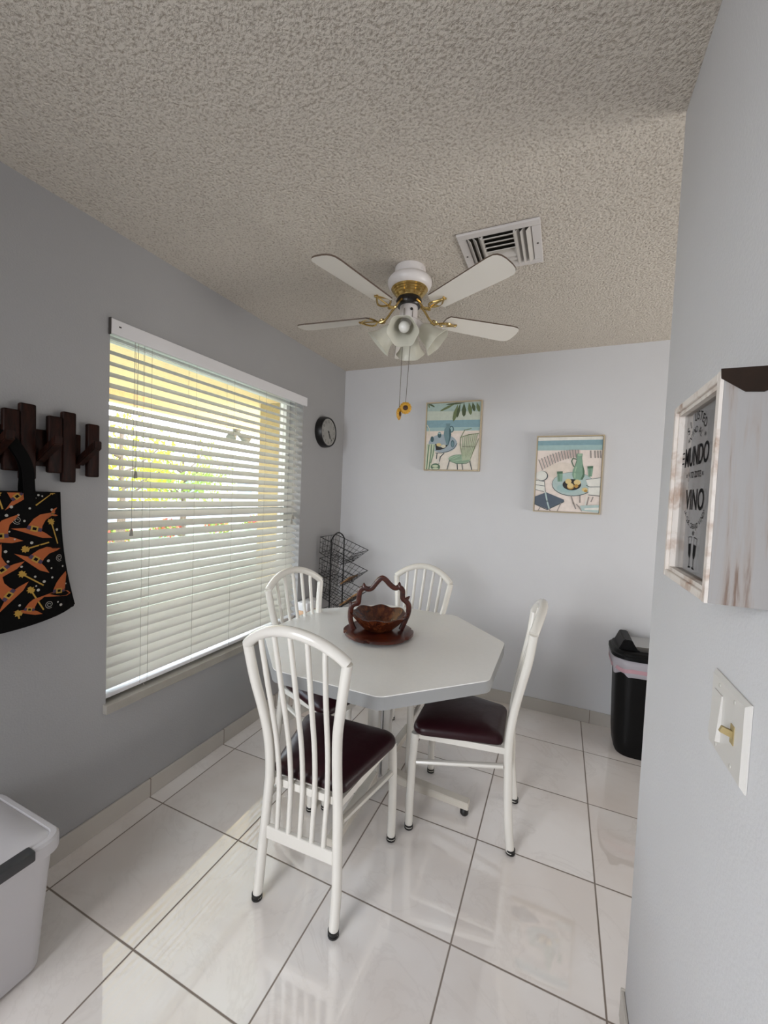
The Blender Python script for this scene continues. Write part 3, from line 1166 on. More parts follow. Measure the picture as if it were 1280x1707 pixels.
L1 += [('ell', 'blue', (470, 780, 235, 150)), ('line', 'ink', (10, [(350, 935), (450, 935), (560, 910), (650, 860), (705, 780)])),
       ('ell', 'sea2', (620, 540, 28, 42)), ('ell', 'jugd', (612, 545, 40, 55)), ('ell', 'sea2', (612, 545, 24, 38)),
       ('poly', 'jug', [(520, 450), (595, 450), (585, 500), (605, 560), (608, 640), (590, 720), (560, 810), (530, 800), (500, 700), (485, 620), (500, 540), (530, 500)]),
       ('poly', 'jugd', [(575, 520), (605, 560), (608, 640), (590, 720), (560, 810), (550, 800), (575, 690)]),
       ('ell', 'jugd', (415, 640, 30, 50)), ('ell', 'jugd', (295, 710, 28, 48)), ('ell', 'jugd', (630, 785, 30, 60)), ('ell', 'jug', (630, 790, 20, 46)), ('ell', 'sea2', (415, 615, 24, 14)),
       ('poly', 'dark', [(345, 785), (375, 790), (400, 830), (470, 850), (530, 800), (555, 810), (500, 860), (430, 885), (360, 890)]), ('ell', 'lemon', (405, 800, 40, 28)), ('ell', 'cream', (480, 825, 38, 28)),
       ('line', 'ink', (14, [(375, 940), (365, 1030)])), ('line', 'ink', (14, [(490, 940), (430, 1000), (405, 1110)])), ('line', 'white', (12, [(335, 1080), (400, 1040), (410, 1100)])),
       ('poly', 'lgreen', [(210, 790), (345, 790), (330, 960), (285, 1080), (265, 1230), (180, 1230)]),
       ('line', 'greend', (14, [(245, 800), (225, 960), (205, 1225)])), ('line', 'greend', (14, [(285, 800), (275, 940), (240, 1220)])), ('line', 'greend', (12, [(330, 800), (310, 960), (272, 1100)])), ('line', 'cream', (10, [(265, 800), (250, 950), (222, 1225)])),
       ('ell', 'greend', (350, 1165, 75, 60)), ('ell', 'lgreen', (345, 1150, 52, 20)), ('ell', 'lgreen', (350, 1190, 52, 14)),
       ('line', 'chairg', (12, [(765, 680), (830, 560), (940, 535)])), ('line', 'chairg', (14, [(760, 680), (900, 635), (1060, 615)])), ('line', 'chairg', (14, [(762, 680), (755, 800), (785, 960)])), ('line', 'chairg', (10, [(1060, 700), (960, 930), (910, 1060)])),
       ('ell', 'green', (745, 1035, 180, 75)), ('line', 'greend', (9, [(575, 1060), (690, 1110), (850, 1110), (925, 1070)]))]
for k in range(8):
    t = k / 7
    L1.append(('line', 'lgreen', (13, [(790 + t * 240, 668 - t * 45), (790 + t * 190, 830), (790 + t * 120, 1060 - t * 20)])))
    L1.append(('line', 'chairg', (5, [(802 + t * 240, 668 - t * 45), (802 + t * 190, 830), (800 + t * 120, 1060 - t * 20)])))
for pl in ([(580, 1060), (540, 1225)], [(705, 1110), (710, 1225)], [(785, 1110), (795, 1225)], [(915, 1080), (945, 1225)]):
    L1.append(('line', 'ink', (14, pl)))
for e in ((640, 1000, 90, 8, -20), (700, 1060, 100, 8, -10), (690, 1010, 70, 7, -25)):
    L1.append(('ell', 'jhi', e))
L1.append(('line', 'cream', (12, [(215, 480), (250, 540), (245, 640)])))
m_pf1 = mat('champagne_frame', 'b9a98c', .45, var=.08)
painting('framed_painting', 'upper framed seaside painting with palm fronds and a slatted green chair', -.035, .716, 1.634, 1.128, 2.138, (690, 660, 9.846), L1, PAL, m_pf1)

L2 = [('poly', 'white', [(135, 110), (1150, 110), (1150, 170), (135, 185)]), ('poly', 'sea', [(145, 180), (1150, 160), (1150, 250), (140, 260)]), ('poly', 'sea2', [(140, 250), (1150, 240), (1150, 320), (135, 330)]),
      ('poly', 'sandp', [(130, 328), (1150, 318), (1110, 1290), (90, 1250)]), ('ell', 'sand', (520, 640, 260, 130))]
for k in range(15):
    t = k / 14
    x = 165 + 600 * t
    y = 470 - 150 * math.sin(min(1, t * 1.15) * PI / 2)
    L2.append(('line', 'grey', (17, [(x, y), (x + 55 - 45 * t, y + 150 - 40 * t)])))
    L2.append(('line', 'pinkg', (10, [(x + 22, y), (x + 75 - 45 * t, y + 140 - 40 * t)])))
for x in (955, 1020, 1065, 1105):
    L2.append(('line', 'grey', (22, [(x, 335), (x + 5, 435)])))
L2 += [('ell', 'ink', (685, 842, 322, 185)), ('ell', 'tabl', (685, 838, 315, 178)), ('ell', 'sea2', (600, 900, 160, 70)),
       ('line', 'greend', (16, [(740, 460), (685, 450), (665, 490), (690, 560), (715, 585)])),
       ('poly', 'jgreen', [(745, 375), (835, 375), (825, 440), (835, 530), (862, 640), (860, 720), (830, 775), (700, 775), (670, 700), (685, 620), (720, 560), (745, 470)]),
       ('poly', 'greend', [(830, 530), (862, 640), (860, 720), (830, 775), (800, 775), (835, 690)]), ('line', 'jhi', (16, [(735, 580), (715, 660), (715, 740)])), ('ell', 'jhi', (790, 395, 34, 18)), ('line', 'greend', (8, [(745, 380), (745, 470), (720, 560)])),
       ('poly', 'jgreen', [(440, 650), (530, 645), (522, 800), (450, 805)]), ('poly', 'greend', [(440, 650), (530, 645), (528, 680), (442, 685)]), ('line', 'greend', (10, [(470, 690), (475, 795)])),
       ('poly', 'jgreen', [(905, 570), (995, 565), (975, 725), (920, 730)]), ('poly', 'greend', [(905, 570), (995, 565), (990, 600), (908, 605)]), ('line', 'greend', (10, [(945, 610), (945, 720)])),
       ('ell', 'dark', (668, 850, 142, 85)), ('ell', 'lemon', (615, 800, 48, 40)), ('ell', 'lemon', (750, 815, 52, 42)), ('ell', 'lemond', (648, 875, 55, 48)), ('ell', 'lemon', (645, 865, 48, 40)), ('ell', 'lemond', (735, 870, 32, 28)),
       ('poly', 'white', [(880, 770), (1130, 740), (1115, 890), (920, 880)]), ('poly', 'white', [(920, 890), (1115, 890), (1105, 1010), (920, 1005)]), ('line', 'ink', (9, [(890, 860), (940, 885), (1115, 885)])), ('line', 'ink', (9, [(920, 1005), (1105, 1025)])), ('line', 'ink', (6, [(880, 775), (1120, 745)])),
       ('ell', 'lemon', (865, 925, 45, 32)), ('ell', 'lemond', (880, 945, 28, 20)),
       ('line', 'grey', (20, [(655, 1020), (690, 1130), (725, 1215)])), ('line', 'grey', (20, [(790, 1020), (790, 1120)])), ('line', 'white', (18, [(900, 1010), (860, 1220)])), ('line', 'grey', (18, [(925, 1040), (895, 1160)])), ('line', 'grey', (18, [(990, 1040), (960, 1110)])), ('line', 'grey', (16, [(740, 1150), (820, 1250)])),
       ('poly', 'tabl', [(790, 1170), (1100, 1160), (1095, 1280), (820, 1250)]), ('poly', 'white', [(860, 1210), (1095, 1200), (1095, 1240), (860, 1235)]),
       ('ell', 'ink', (215, 715, 90, 78)), ('ell', 'white', (205, 712, 84, 72)), ('poly', 'white', [(115, 770), (245, 800), (265, 960), (105, 930)]), ('line', 'ink', (8, [(120, 780), (250, 800), (265, 960)])), ('line', 'ink', (8, [(115, 850), (250, 870)])), ('line', 'ink', (8, [(110, 925), (240, 955)])),
       ('poly', 'navy', [(100, 1030), (275, 965), (550, 1080), (545, 1110), (300, 1225), (95, 1140)]), ('line', 'ink', (12, [(95, 1145), (290, 1232), (548, 1110)])), ('line', 'tabl', (22, [(265, 970), (290, 1100), (320, 1210)])),
       ('line', 'grey', (14, [(180, 1200), (155, 1250)])), ('line', 'grey', (14, [(500, 1130), (445, 1250)])), ('line', 'grey', (14, [(325, 1220), (335, 1250)]))]
painting('framed_painting', 'lower framed seaside painting with green pitcher, fruit bowl and navy chair', -.035, 1.504, 1.368, 1.907, 1.875, (880, 715, 9.143), L2, PAL, m_pf1)

# ------------------------------------------------------------------ black swing-lid bin
m_bin = mat('bin_black', '080809', .45, bump=.05, bscale=200, spec=.2)
can = thing('trash_can', 'black swing-lid trash can with white liner by the back wall', 'trash can', (2.215, -.185, 0))


def rrect(hx, hy, r, z, cx=0, cy=0, n=6):
    return [Vector((u + cx, v + cy, z)) for u, v in round_poly([(-hx, -hy), (hx, -hy), (hx, hy), (-hx, hy)], r, n)]


b = BM()
loft(b, [rrect(.172, .118, .07, .0), rrect(.18, .125, .07, .02), rrect(.187, .13, .075, .1), rrect(.2, .145, .08, .56)])
obj('bin_body', b, m_bin, can, smooth=True)
b = BM()
import_n = 40
rings = []
for d, z, am in ((.004, .575, 0), (.016, .565, .002), (.02, .54, .004), (.016, .51, .006), (.012, .485, .009), (.005, .478, .006), (.003, .50, 0)):
    ring = rrect(.2 + d, .145 + d, .085, z, n=9)
    rings.append([p + Vector((0, 0, am * 1.6 * math.sin(i * 1.1 + 2))) + Vector((math.cos(i), math.sin(i * 1.7), 0)) * am * .35 for i, p in enumerate(ring)])
loft(b, rings, cap=False)
lin_ = obj('liner_bag', b, mat('liner_white', 'c9c4cc', .35, transl=.3), can, smooth=True)
b = BM()
ring = rrect(.2185, .1635, .088, .512, n=9)
b2 = []
for i, p in enumerate(ring):
    b2.append(p + Vector((0, 0, .006 * math.sin(i * .7))))
A = [b.verts.new(p + Vector((0, 0, .011))) for p in b2]
B = [b.verts.new(p * 1.0 - Vector((0, 0, .011))) for p in b2]
n = len(A)
for k in range(n):
    b.faces.new((A[k], A[(k + 1) % n], B[(k + 1) % n], B[k]))
obj('drawstring', b, mat('drawstring_pink', 'b9929b', .5), lin_)
b = BM()
loft(b, [rrect(.212, .157, .085, .566), rrect(.222, .166, .09, .570), rrect(.222, .166, .09, .588), rrect(.212, .156, .085, .592), rrect(.206, .15, .08, .606), rrect(.2, .145, .078, .61)])
lid = obj('bin_lid', b, m_bin, can, smooth=True)
b = BM()
for sx in (-1, 1):
    b = BM()
    prof = [(-.19, .608), (-.165, .668), (-.125, .668), (-.105, .625), (-.08, .6095)]
    prism(b, [(sx * -u if sx > 0 else u, v) for u, v in prof], -.105, .105, lambda u, v, h: Vector((u, h, v)))
    bmesh.ops.bevel(b, geom=b.edges[:], offset=.004, segments=2, affect='EDGES')
    obj('lid_tower', b, m_bin, lid, smooth=True)
b = BM()
prism(b, [(-.128, .6105), (.128, .6105), (.128, .618), (.0, .640), (-.128, .634)], -.098, .098, lambda u, v, h: Vector((u, h, v)))
obj('swing_flap', b, mat('brushed_steel', 'b8b6b2', .28, metal=1), lid)

# ------------------------------------------------------------------ white bin by the left wall
wbin = thing('white_waste_bin', 'white lidded bin with dark grey handle strip by the left wall', 'bin', (.205, -2.455, 0))
b = BM()
loft(b, [rrect(.125, .165, .035, .006), rrect(.135, .175, .035, .012), rrect(.16, .2, .04, .372)])
obj('bin_body', b, mat('bin_white', 'c4c1c3', .4), wbin, smooth=True)
b = BM()
loft(b, [rrect(.16, .2, .04, .366), rrect(.184, .208, .045, .368), rrect(.184, .208, .045, .402), rrect(.178, .202, .04, .409), rrect(.166, .19, .032, .410), rrect(.163, .187, .03, .406), rrect(.155, .178, .03, .412), rrect(.1, .12, .03, .418)])
wl = obj('bin_lid', b, mat('bin_white', 'c4c1c3', .4), wbin, smooth=True, angle=30)
b = BM(); box(b, .155, .192, -.13, .13, .383, .413, bev=.005)
obj('handle_strip', b, mat('handle_dark_grey', '3a3a3c', .5), wl, smooth=True)

# ------------------------------------------------------------------ coat rack on the left wall
m_walnut = wood_mat('dark_walnut', '120806', '2e140c', (5, 5, .8), 14, .5, spec=.15)
crk = thing('coat_rack', 'dark walnut wall coat rack of staggered boards left of the window', 'coat rack', (.0006, -2.15, 1.5))
b = BM(); box(b, 0, .016, -.30, .145, -.010, .116, bev=.003)
obj('back_rail', b, m_walnut, crk, smooth=True)
boards = [(-2.42, -2.375, 1.45, 1.66), (-2.37, -2.33, 1.43, 1.70), (-2.246, -2.2012, 1.468, 1.668), (-2.201, -2.156, 1.442, 1.694), (-2.121, -2.0772, 1.468, 1.667), (-2.077, -2.033, 1.437, 1.690), (-1.993, -1.951, 1.461, 1.661)]
for y0, y1, z0, z1 in boards:
    b = BM(); box(b, .0162, .040, y0 + 2.15, y1 + 2.15, z0 - 1.5, z1 - 1.5, bev=.006, seg=3)
    obj('board', b, m_walnut, crk, smooth=True)
for yc in (-2.40, -2.268, -2.138, -2.012):
    b = BM()
    y = yc + 2.15
    T = Matrix.Translation((.0165, y, .012)) @ Matrix.Rotation(math.radians(60), 4, 'Y')
    loft(b, [[T @ Vector(p) for p in ((-.013, -.014, 0), (.013, -.014, 0), (.013, .014, 0), (-.013, .014, 0))],
             [T @ Vector(p) for p in ((-.013, -.014, .138), (.013, -.014, .122), (.013, .014, .122), (-.013, .014, .138))]])
    bmesh.ops.bevel(b, geom=b.edges[:], offset=.003, segments=2, affect='EDGES')
    obj('peg', b, m_walnut, crk, smooth=True)

# ------------------------------------------------------------------ tote bag
tote = thing('tote_bag', 'black tote bag printed with orange witch hats hanging from the coat rack', 'bag', (.045, -2.275, 1.18))
m_bag = mat('bag_black', '070606', .85, bump=.1, bscale=60, spec=.12)
XF = .085                    # front of the bag in the room
b = BM()


def bagpt(u, v, side):
    """u -1..1 across, v 0..1 bottom to top"""
    hw = .232 - .05 * v - .012 * math.sin(PI * v)
    zz = .952 + (1.402 - .952) * v + (.035 * (u * u) * (1 - v) ** 2)
    dep = (.012 + .028 * (1 - v) ** .7) * (1 - .85 * abs(u) ** 6)
    xx = .045 + side * dep
    return Vector((xx - .045, u * hw, zz - 1.18))


NU, NV = 20, 14
for side in (1, -1):
    G = [[b.verts.new(bagpt(-1 + 2 * i / NU, j / NV, side)) for i in range(NU + 1)] for j in range(NV + 1)]
    for j in range(NV):
        for i in range(NU):
            b.faces.new((G[j][i], G[j][i + 1], G[j + 1][i + 1], G[j + 1][i]))
bmesh.ops.remove_doubles(b, verts=b.verts[:], dist=.0008)
be = [e for e in b.edges if len(e.link_faces) == 1]
obj('bag_body', b, m_bag, tote, smooth=True)
# printed motifs on the front cloth, drawn in the cloth's own across/up coordinates
m_or = mat('print_orange', 'a2501c', .7, var=.15, vscale=40)
m_ye = mat('print_yellow', 'a8832f', .7)
m_pu = mat('print_purple', '3c2a45', .7)
m_wh = mat('print_white', 'a9a59d', .7)
b = BM()
PM = [m_or, m_ye, m_pu, m_wh, m_bag]


def cloth(y, z, lift):
    v = min(max((z - .952) / .45, .01), .99)
    hw = .232 - .05 * v - .012 * math.sin(PI * v)
    u = min(max((y + 2.275) / hw, -.985), .985)
    zz0 = .035 * u * u * (1 - v) ** 2
    v = min(max((z - .952 - zz0) / .45, .01), .99)
    p = bagpt(u, v, 1)
    return p + Vector((lift, 0, 0))


def motif(pts2, mi, lift):
    """fill a star-shaped outline with small triangles so that it hugs the cloth"""
    cy = sum(p[0] for p in pts2) / len(pts2)
    cz = sum(p[1] for p in pts2) / len(pts2)
    vs = [b.verts.new(cloth(y, z, lift)) for y, z in pts2]
    try:
        f = b.faces.new(vs)
        f.material_index = mi
        bmesh.ops.triangulate(b, faces=[f])
    except ValueError:
        pass


def hat(y, z, s, rot):
    c, sn = math.cos(rot), math.sin(rot)
    tr = lambda P: [(y + s * (u * c - v * sn), z + s * (u * sn + v * c)) for u, v in P]
    motif(tr([(-1.0, -.05), (-.5, -.12), (0, -.2), (.5, -.28), (1.0, -.2), (.6, 0), (.3, .1), (-.3, .12), (-.6, .05)]), 0, .0012)
    motif(tr([(-.36, .05), (.36, .02), (.34, .35), (.42, .7), (.72, 1.05), (.85, 1.25), (.5, 1.12), (.1, .95), (-.15, .65), (-.3, .3)]), 0, .0016)
    motif(tr([(-.36, .06), (.36, .02), (.36, .22), (-.33, .26)]), 2, .0020)
    motif(tr([(-.17, .0), (.17, -.02), (.17, .28), (-.17, .30)]), 1, .0024)
    motif(tr([(-.09, .07), (.09, .06), (.09, .21), (-.09, .22)]), 4, .0028)


def wand(y0, z0, y1, z1):
    d = Vector((y1 - y0, z1 - z0))
    n = Vector((-d.y, d.x)).normalized() * .0022
    motif([(y0 + n.x, z0 + n.y), (y1 + n.x, z1 + n.y), (y1 - n.x, z1 - n.y), (y0 - n.x, z0 - n.y)], 1, .0013)
    st = []
    for k in range(16):
        r = .0125 if k % 2 == 0 else .008
        a = 2 * PI * k / 16
        st.append((y0 + r * math.cos(a), z0 + r * math.sin(a)))
    motif(st, 1, .0018)


def dot(y, z, r):
    motif([(y + r * math.cos(q), z + r * math.sin(q)) for q in [2 * PI * k / 8 for k in range(8)]], 3, .0012)


def bagc(cx, cy):
    p = at(cx / 4.065, 640 + cy / 4.065, 0, .08)
    return p.y, p.z


for cx, cy, s, r in ((240, 1000, .062, -.25), (235, 1205, .062, -.6), (400, 1420, .058, -.05), (150, 775, .055, .75), (10, 1050, .06, 0.0), (30, 1275, .06, .65), (75, 1440, .06, .9), (190, 1540, .042, -.25), (380, 888, .02, 0)):
    y, z = bagc(cx, cy)
    hat(y, z, s, r)
for a_, b_ in (((367, 935), (412, 1085)), ((178, 1122), (345, 1075)), ((152, 1290), (295, 1365)), ((207, 1397), (290, 1530)), ((118, 1555), (125, 1590)), ((385, 730), (262, 825)), ((2, 740), (35, 850))):
    wand(*bagc(*a_), *bagc(*b_))
for cx, cy in ((284, 755), (310, 762), (262, 775), (220, 845), (140, 890), (95, 835), (60, 893), (75, 1003), (110, 1055), (224, 1078), (45, 1138), (310, 920), (375, 855), (410, 990), (335, 1200), (358, 1313), (240, 1307), (258, 1397), (28, 1390), (40, 1425), (445, 1240), (462, 1360), (60, 1205), (130, 1500), (245, 1370), (410, 1500), (390, 1480), (180, 930), (85, 925), (355, 1250), (150, 1240), (185, 1130), (300, 1340)):
    dot(*bagc(cx, cy), random.choice((.0028, .0036, .0048)))
for y, z, s_, r in ((-2.35, 1.33, .06, .3), (-2.42, 1.24, .058, -.4), (-2.33, 1.19, .06, .7), (-2.43, 1.10, .06, .1), (-2.34, 1.05, .058, -.3), (-2.44, 1.36, .04, .5)):
    hat(y, z, s_, r)
for q in ((-2.39, 1.29, -2.41, 1.33), (-2.36, 1.13, -2.39, 1.17), (-2.46, 1.18, -2.45, 1.14), (-2.39, 1.02, -2.43, 1.0)):
    wand(*q)
for k in range(26):
    dot(random.uniform(-2.46, -2.29), random.uniform(1.0, 1.39), random.choice((.0028, .0036, .0048)))
for cx, cy in ((130, 925), (420, 1180), (330, 1495)):
    y, z = bagc(cx, cy)
    pr = None
    for k in range(22):
        a = k * .55
        r = .003 + .0005 * k
        q = (y + r * math.cos(a), z + r * math.sin(a))
        if pr:
            d = Vector((q[0] - pr[0], q[1] - pr[1]))
            n_ = Vector((-d.y, d.x)).normalized() * .0007
            motif([(pr[0] + n_.x, pr[1] + n_.y), (q[0] + n_.x, q[1] + n_.y), (q[0] - n_.x, q[1] - n_.y), (pr[0] - n_.x, pr[1] - n_.y)], 3, .0012)
        pr = q
me_o = obj('printed_pattern', b, PM, tote)
# straps: front and rear loop meeting over the hook
PEG = Vector((.072, -2.352, 1.572))
b = BM()
for side in (1, -1):
    xs = .008 * side + .0
    pts = crom([(.016 * side, -.09, .19), (.016 * side, -.088, .235), (.02 + .008 * side, -.07, .31), (.028 + .006 * side, -.03, .372), (.03 + .006 * side, .005, .396), (.028 + .006 * side, .04, .372), (.02 + .008 * side, .075, .31), (.016 * side, .088, .235), (.016 * side, .09, .19)], 5)
    w = .0165
    prev = None
    V2 = []
    for i, p in enumerate(pts):
        t = (pts[min(i + 1, len(pts) - 1)] - pts[max(i - 1, 0)]).normalized()
        n_ = Vector((1, 0, 0)).cross(t).normalized()
        V2.append((b.verts.new(p + n_ * w), b.verts.new(p - n_ * w), b.verts.new(p - n_ * w + Vector((.0016, 0, 0))), b.verts.new(p + n_ * w + Vector((.0016, 0, 0)))))
    for A, B in zip(V2, V2[1:]):
        for k in range(4):
            b.faces.new((A[k], A[(k + 1) % 4], B[(k + 1) % 4], B[k]))
obj('strap', b, m_bag, tote)
b = BM()
for s in (1, -1):
    tube(b, [bagpt(s, v / 10, 0) + Vector((0, s * .002, 0)) for v in range(11)], .0042, 6)
tube(b, [bagpt(-1 + 2 * i / 20, 0, 0) + Vector((0, 0, -.002)) for i in range(21)], .005, 6)
obj('piping', b, m_bag, tote, smooth=True)

# ------------------------------------------------------------------ cork shadow box on the right wall
m_wash = wood_mat('whitewashed_wood', '6d584b', '959290', (16, 16, 1.0), 3.2, .7, c2='928b86', p0=.37, p1=.54)
m_trim = wood_mat('whitewashed_trim', 'a08674', 'd0c8c0', (3, 3, 3), 8, .6, p0=.3, p1=.5)
GX = WX - .065
pN0, pN1 = at(1181, 1008, 0, GX), at(1194, 615, 0, GX)
pF0, pF1 = at(1107, 960, 0, GX), at(1122, 690, 0, GX)
YN, YF = (pN0.y + pN1.y) / 2, (pF0.y + pF1.y) / 2
ZL, ZH = (pN0.z + pF0.z) / 2, (pN1.z + pF1.z) / 2
sb = thing('shadow_box', 'whitewashed wooden wine box with lettered glass front on the right wall', 'shadow box', (WX - .0005, (YN + YF) / 2, ZL))
O = Vector(sb.location)
x0, x1 = GX - O.x, 0
y0, y1, z1 = YN - O.y, YF - O.y, ZH - ZL
tw = .011
b = BM()
box(b, x0 + .004, x1, y0, y0 + .01, 0, z1); box(b, x0 + .012, x1, y1 - .01, y1, 0, z1)
box(b, x0 + .012, x1, y0 + .01, y1 - .01, 0, .01); box(b, x0 + .012, x1, y0 + .01, y1 - .01, z1 - .01, z1)
obj('box_sides', b, m_wash, sb)
b = BM()
box(b, x0, x0 + .0038, y0, y0 + .01, 0, z1); box(b, x0, x0 + .0118, y0 + .0101, y0 + tw, 0, z1); box(b, x0, x0 + .0118, y1 - tw, y1, 0, z1, bev=.001, seg=1)
box(b, x0, x0 + .0118, y0 + tw, y1 - tw, 0, tw, bev=.001, seg=1); box(b, x0, x0 + .0118, y0 + tw, y1 - tw, z1 - tw, z1, bev=.001, seg=1)
iw = tw + .006
box(b, x0 + .0045, x0 + .016, y0 + tw, y0 + iw, tw, z1 - tw); box(b, x0 + .0045, x0 + .016, y1 - iw, y1 - tw, tw, z1 - tw)
box(b, x0 + .0045, x0 + .016, y0 + iw, y1 - iw, tw, iw); box(b, x0 + .0045, x0 + .016, y0 + iw, y1 - iw, z1 - iw, z1 - tw)
obj('front_frame', b, m_trim, sb)
b = BM(); box(b, x0 + .046, x0 + .049, y0 + .01, y1 - .01, .01, z1 - .01)
obj('backboard', b, mat('backboard_taupe_reflections', '857d77', .6, var=.5, vscale=18), sb)  # blotchy tone painted in to stand for room reflections in the glass
b = BM(); box(b, x0 + .0125, x0 + .0145, y0 + iw, y1 - iw, iw, z1 - iw)
gl_o = obj('glass_front', b, glass_mat('box_glass', tint=(.8, .8, .8, 1)), sb)
XL = x0 + .0121             # lettering sits on the outside of the glass
m_ink = mat('ink_charcoal', '0b0b0d', .8, spec=.1)
b = BM()
yc = (y0 + y1) / 2
gw = (y1 - y0 - 2 * iw)
gh = z1 - 2 * iw
gz = iw


def word(s, yl, yr, za, zb_, bold=0.0, slope=0):
    t = text_bm(s, bold=bold)
    a0, a1, c0, c1 = bm_bounds(t)
    bm_join(b, t, lambda co: Vector((XL, yl + (co.x - a0) / (a1 - a0) * (yr - yl), za + (co.y - c0) / (c1 - c0) * (zb_ - za))))


def arc(s, cy, cz, r, a0, a1, size, bold=0.0, down=False):
    n = len(s)
    for i, chh in enumerate(s):
        if chh == ' ':
            continue
        t = text_bm(chh, bold=bold)
        q0, q1, r0, r1 = bm_bounds(t)
        a = math.radians(a0 + (a1 - a0) * (i + .5) / n)
        # angle measured from straight up (or straight down), turning with the reading direction
        up_ = Vector((math.sin(a), math.cos(a))) if not down else Vector((-math.sin(a), math.cos(a)))
        rt = Vector((math.cos(a), -math.sin(a))) if not down else Vector((math.cos(a), math.sin(a)))
        base = Vector((0, 0)) + (up_ * r if not down else -up_ * r)
        def f(co, base=base, up_=up_, rt=rt, q0=q0, q1=q1):
            p = base + rt * ((co.x - (q0 + q1) / 2) * size) + up_ * (co.y * size)
            return Vector((XL, cy - p.x, cz + p.y))
        bm_join(b, t, f)


YA, ZA = -O.y, -O.z


def wabs(t, ya, yb, za, zb_, bold=0.0):
    word(t, ya + YA, yb + YA, za + ZA, zb_ + ZA, bold)


arc('SI USTED', -2.187 + YA, 1.520 + ZA, .052, -52, 52, .0190, .0)
arc('VINO AL', -2.187 + YA, 1.520 + ZA, .0335, -50, 50, .0140, .0)
for yy_, zz_ in ((-2.1475, 1.541), (-2.2275, 1.541)):
    wabs('*', yy_, yy_ - .007, zz_, zz_ + .007, .01)
wabs('MUNDO', -2.136, -2.2525, 1.5025, 1.5335, .012)
for zz_ in (1.509, 1.5175, 1.526):
    wabs('-', -2.120, -2.131, zz_, zz_ + .0022)
wabs('x', -2.150, -2.156, 1.4855, 1.491, .02)
wabs('y no toma', -2.161, -2.2235, 1.479, 1.4955, .0)
wabs('x', -2.2285, -2.2345, 1.4855, 1.491, .02)
wabs('VINO', -2.155, -2.2455, 1.4345, 1.4665, .012)
arc('\u00bfA QUE CARAJO VINO?', -2.2035 + YA, 1.468 + ZA, .062, -56, 56, .0112, .0, down=True)
# pair of clinking flutes
for cy, lean in ((-2.1955 + YA, .10), (-2.2185 + YA, -.10)):
    cz = 1.372 + ZA
    ca, sa = math.cos(lean), math.sin(lean)

    def fl(P, cy=cy, cz=cz, ca=ca, sa=sa):
        return [b.verts.new((XL, cy - .62 * (u * ca - v * sa), cz + .62 * (u * sa + v * ca))) for u, v in P]
    b.faces.new(fl([(-.0105, .018), (.0105, .018), (.009, -.006), (.003, -.016), (-.003, -.016), (-.009, -.006)]))
    for P in ([(-.013, .034), (-.0110, .034), (-.0095, .018), (-.0110, .018)], [(.0110, .034), (.013, .034), (.0110, .018), (.0095, .018)], [(-.013, .034), (.013, .034), (.013, .0355), (-.013, .0355)],
              [(-.0015, -.016), (.0015, -.016), (.0015, -.037), (-.0015, -.037)], [(-.009, -.037), (.009, -.037), (.008, -.041), (-.008, -.041)]):
        b.faces.new(fl(P))
wabs('*', -2.202, -2.212, 1.396, 1.404, .01)
obj('lettering', b, m_ink, gl_o)
b = BM()
plate = []
for px_, py_ in ((1202, 611), (1300, 604), (1300, 640), (1274, 653), (1242, 653), (1202, 631)):
    q = at(px_, py_, 1, YN)
    plate.append((min(q.x - O.x, -.0004), min(q.z - ZL, z1 + .0018) if py_ > 620 else z1 + .0018))
prism(b, plate, y0 - .0015, y0 - .0002, lambda u, v, h: Vector((u, h, v)))
obj('metal_bracket', b, mat('bronze_bracket', '2a1d14', .5, metal=.6, var=.4, vscale=60), sb)

# ------------------------------------------------------------------ light switch plate
sp = thing('light_switch', 'white double switch plate with beige toggle low on the right wall', 'light switch', (WX - .0004, -2.236, 1.134))
HW, HH = .064, .058
b = BM()
loft(b, [[Vector((0, s * (HW), t * HH)) for s, t in ((-1, -1), (1, -1), (1, 1), (-1, 1))], [Vector((-.002, s * HW, t * HH)) for s, t in ((-1, -1), (1, -1), (1, 1), (-1, 1))], [Vector((-.0065, s * (HW - .006), t * (HH - .006))) for s, t in ((-1, -1), (1, -1), (1, 1), (-1, 1))]])
obj('cover_plate', b, mat('plate_white', 'c8c5c0', .3), sp)
b = BM()
box(b, -.0075, -.0064, -.041, -.009, -.034, .034)
obj('toggle_surround', b, mat('plate_white2', 'd2cfc8', .35), sp) if False else b.free()
m_plate = mat('plate_white', 'c8c5c0', .3)
b = BM()
prism(b, [(-.0064, .034), (-.0082, .034), (-.0125, -.034), (-.0064, -.034)], .014, .044, lambda u, v, h: Vector((u, h, v)))
obj('rocker', b, m_plate, sp)
b = BM(); box(b, -.0074, -.0063, -.033, -.021, -.013, .013); tg = obj('toggle_slot', b, mat('toggle_beige', '9c8a5f', .45), sp)
b = BM(); box(b, -.015, 0, -.0032, .0032, -.0045, .0045, bev=.001, mtx=Matrix.Translation((-.006, -.027, .0)) @ Matrix.Rotation(math.radians(20), 4, 'Y'))
obj('toggle', b, mat('toggle_beige', '9c8a5f', .45), tg, smooth=True)
b = BM()
for y in (.029, -.027):
    for z in (.044, -.044):
        b = BM()
        lathe(b, [(0, .0015), (.0028, .001), (.003, 0), (0, 0)], 12, mtx=Matrix.Translation((-.0064, y, z)) @ Matrix.Rotation(-PI / 2, 4, 'Y'))
        obj('screw', b, mat('screw_white', 'b5b2ab', .4), sp, smooth=True)

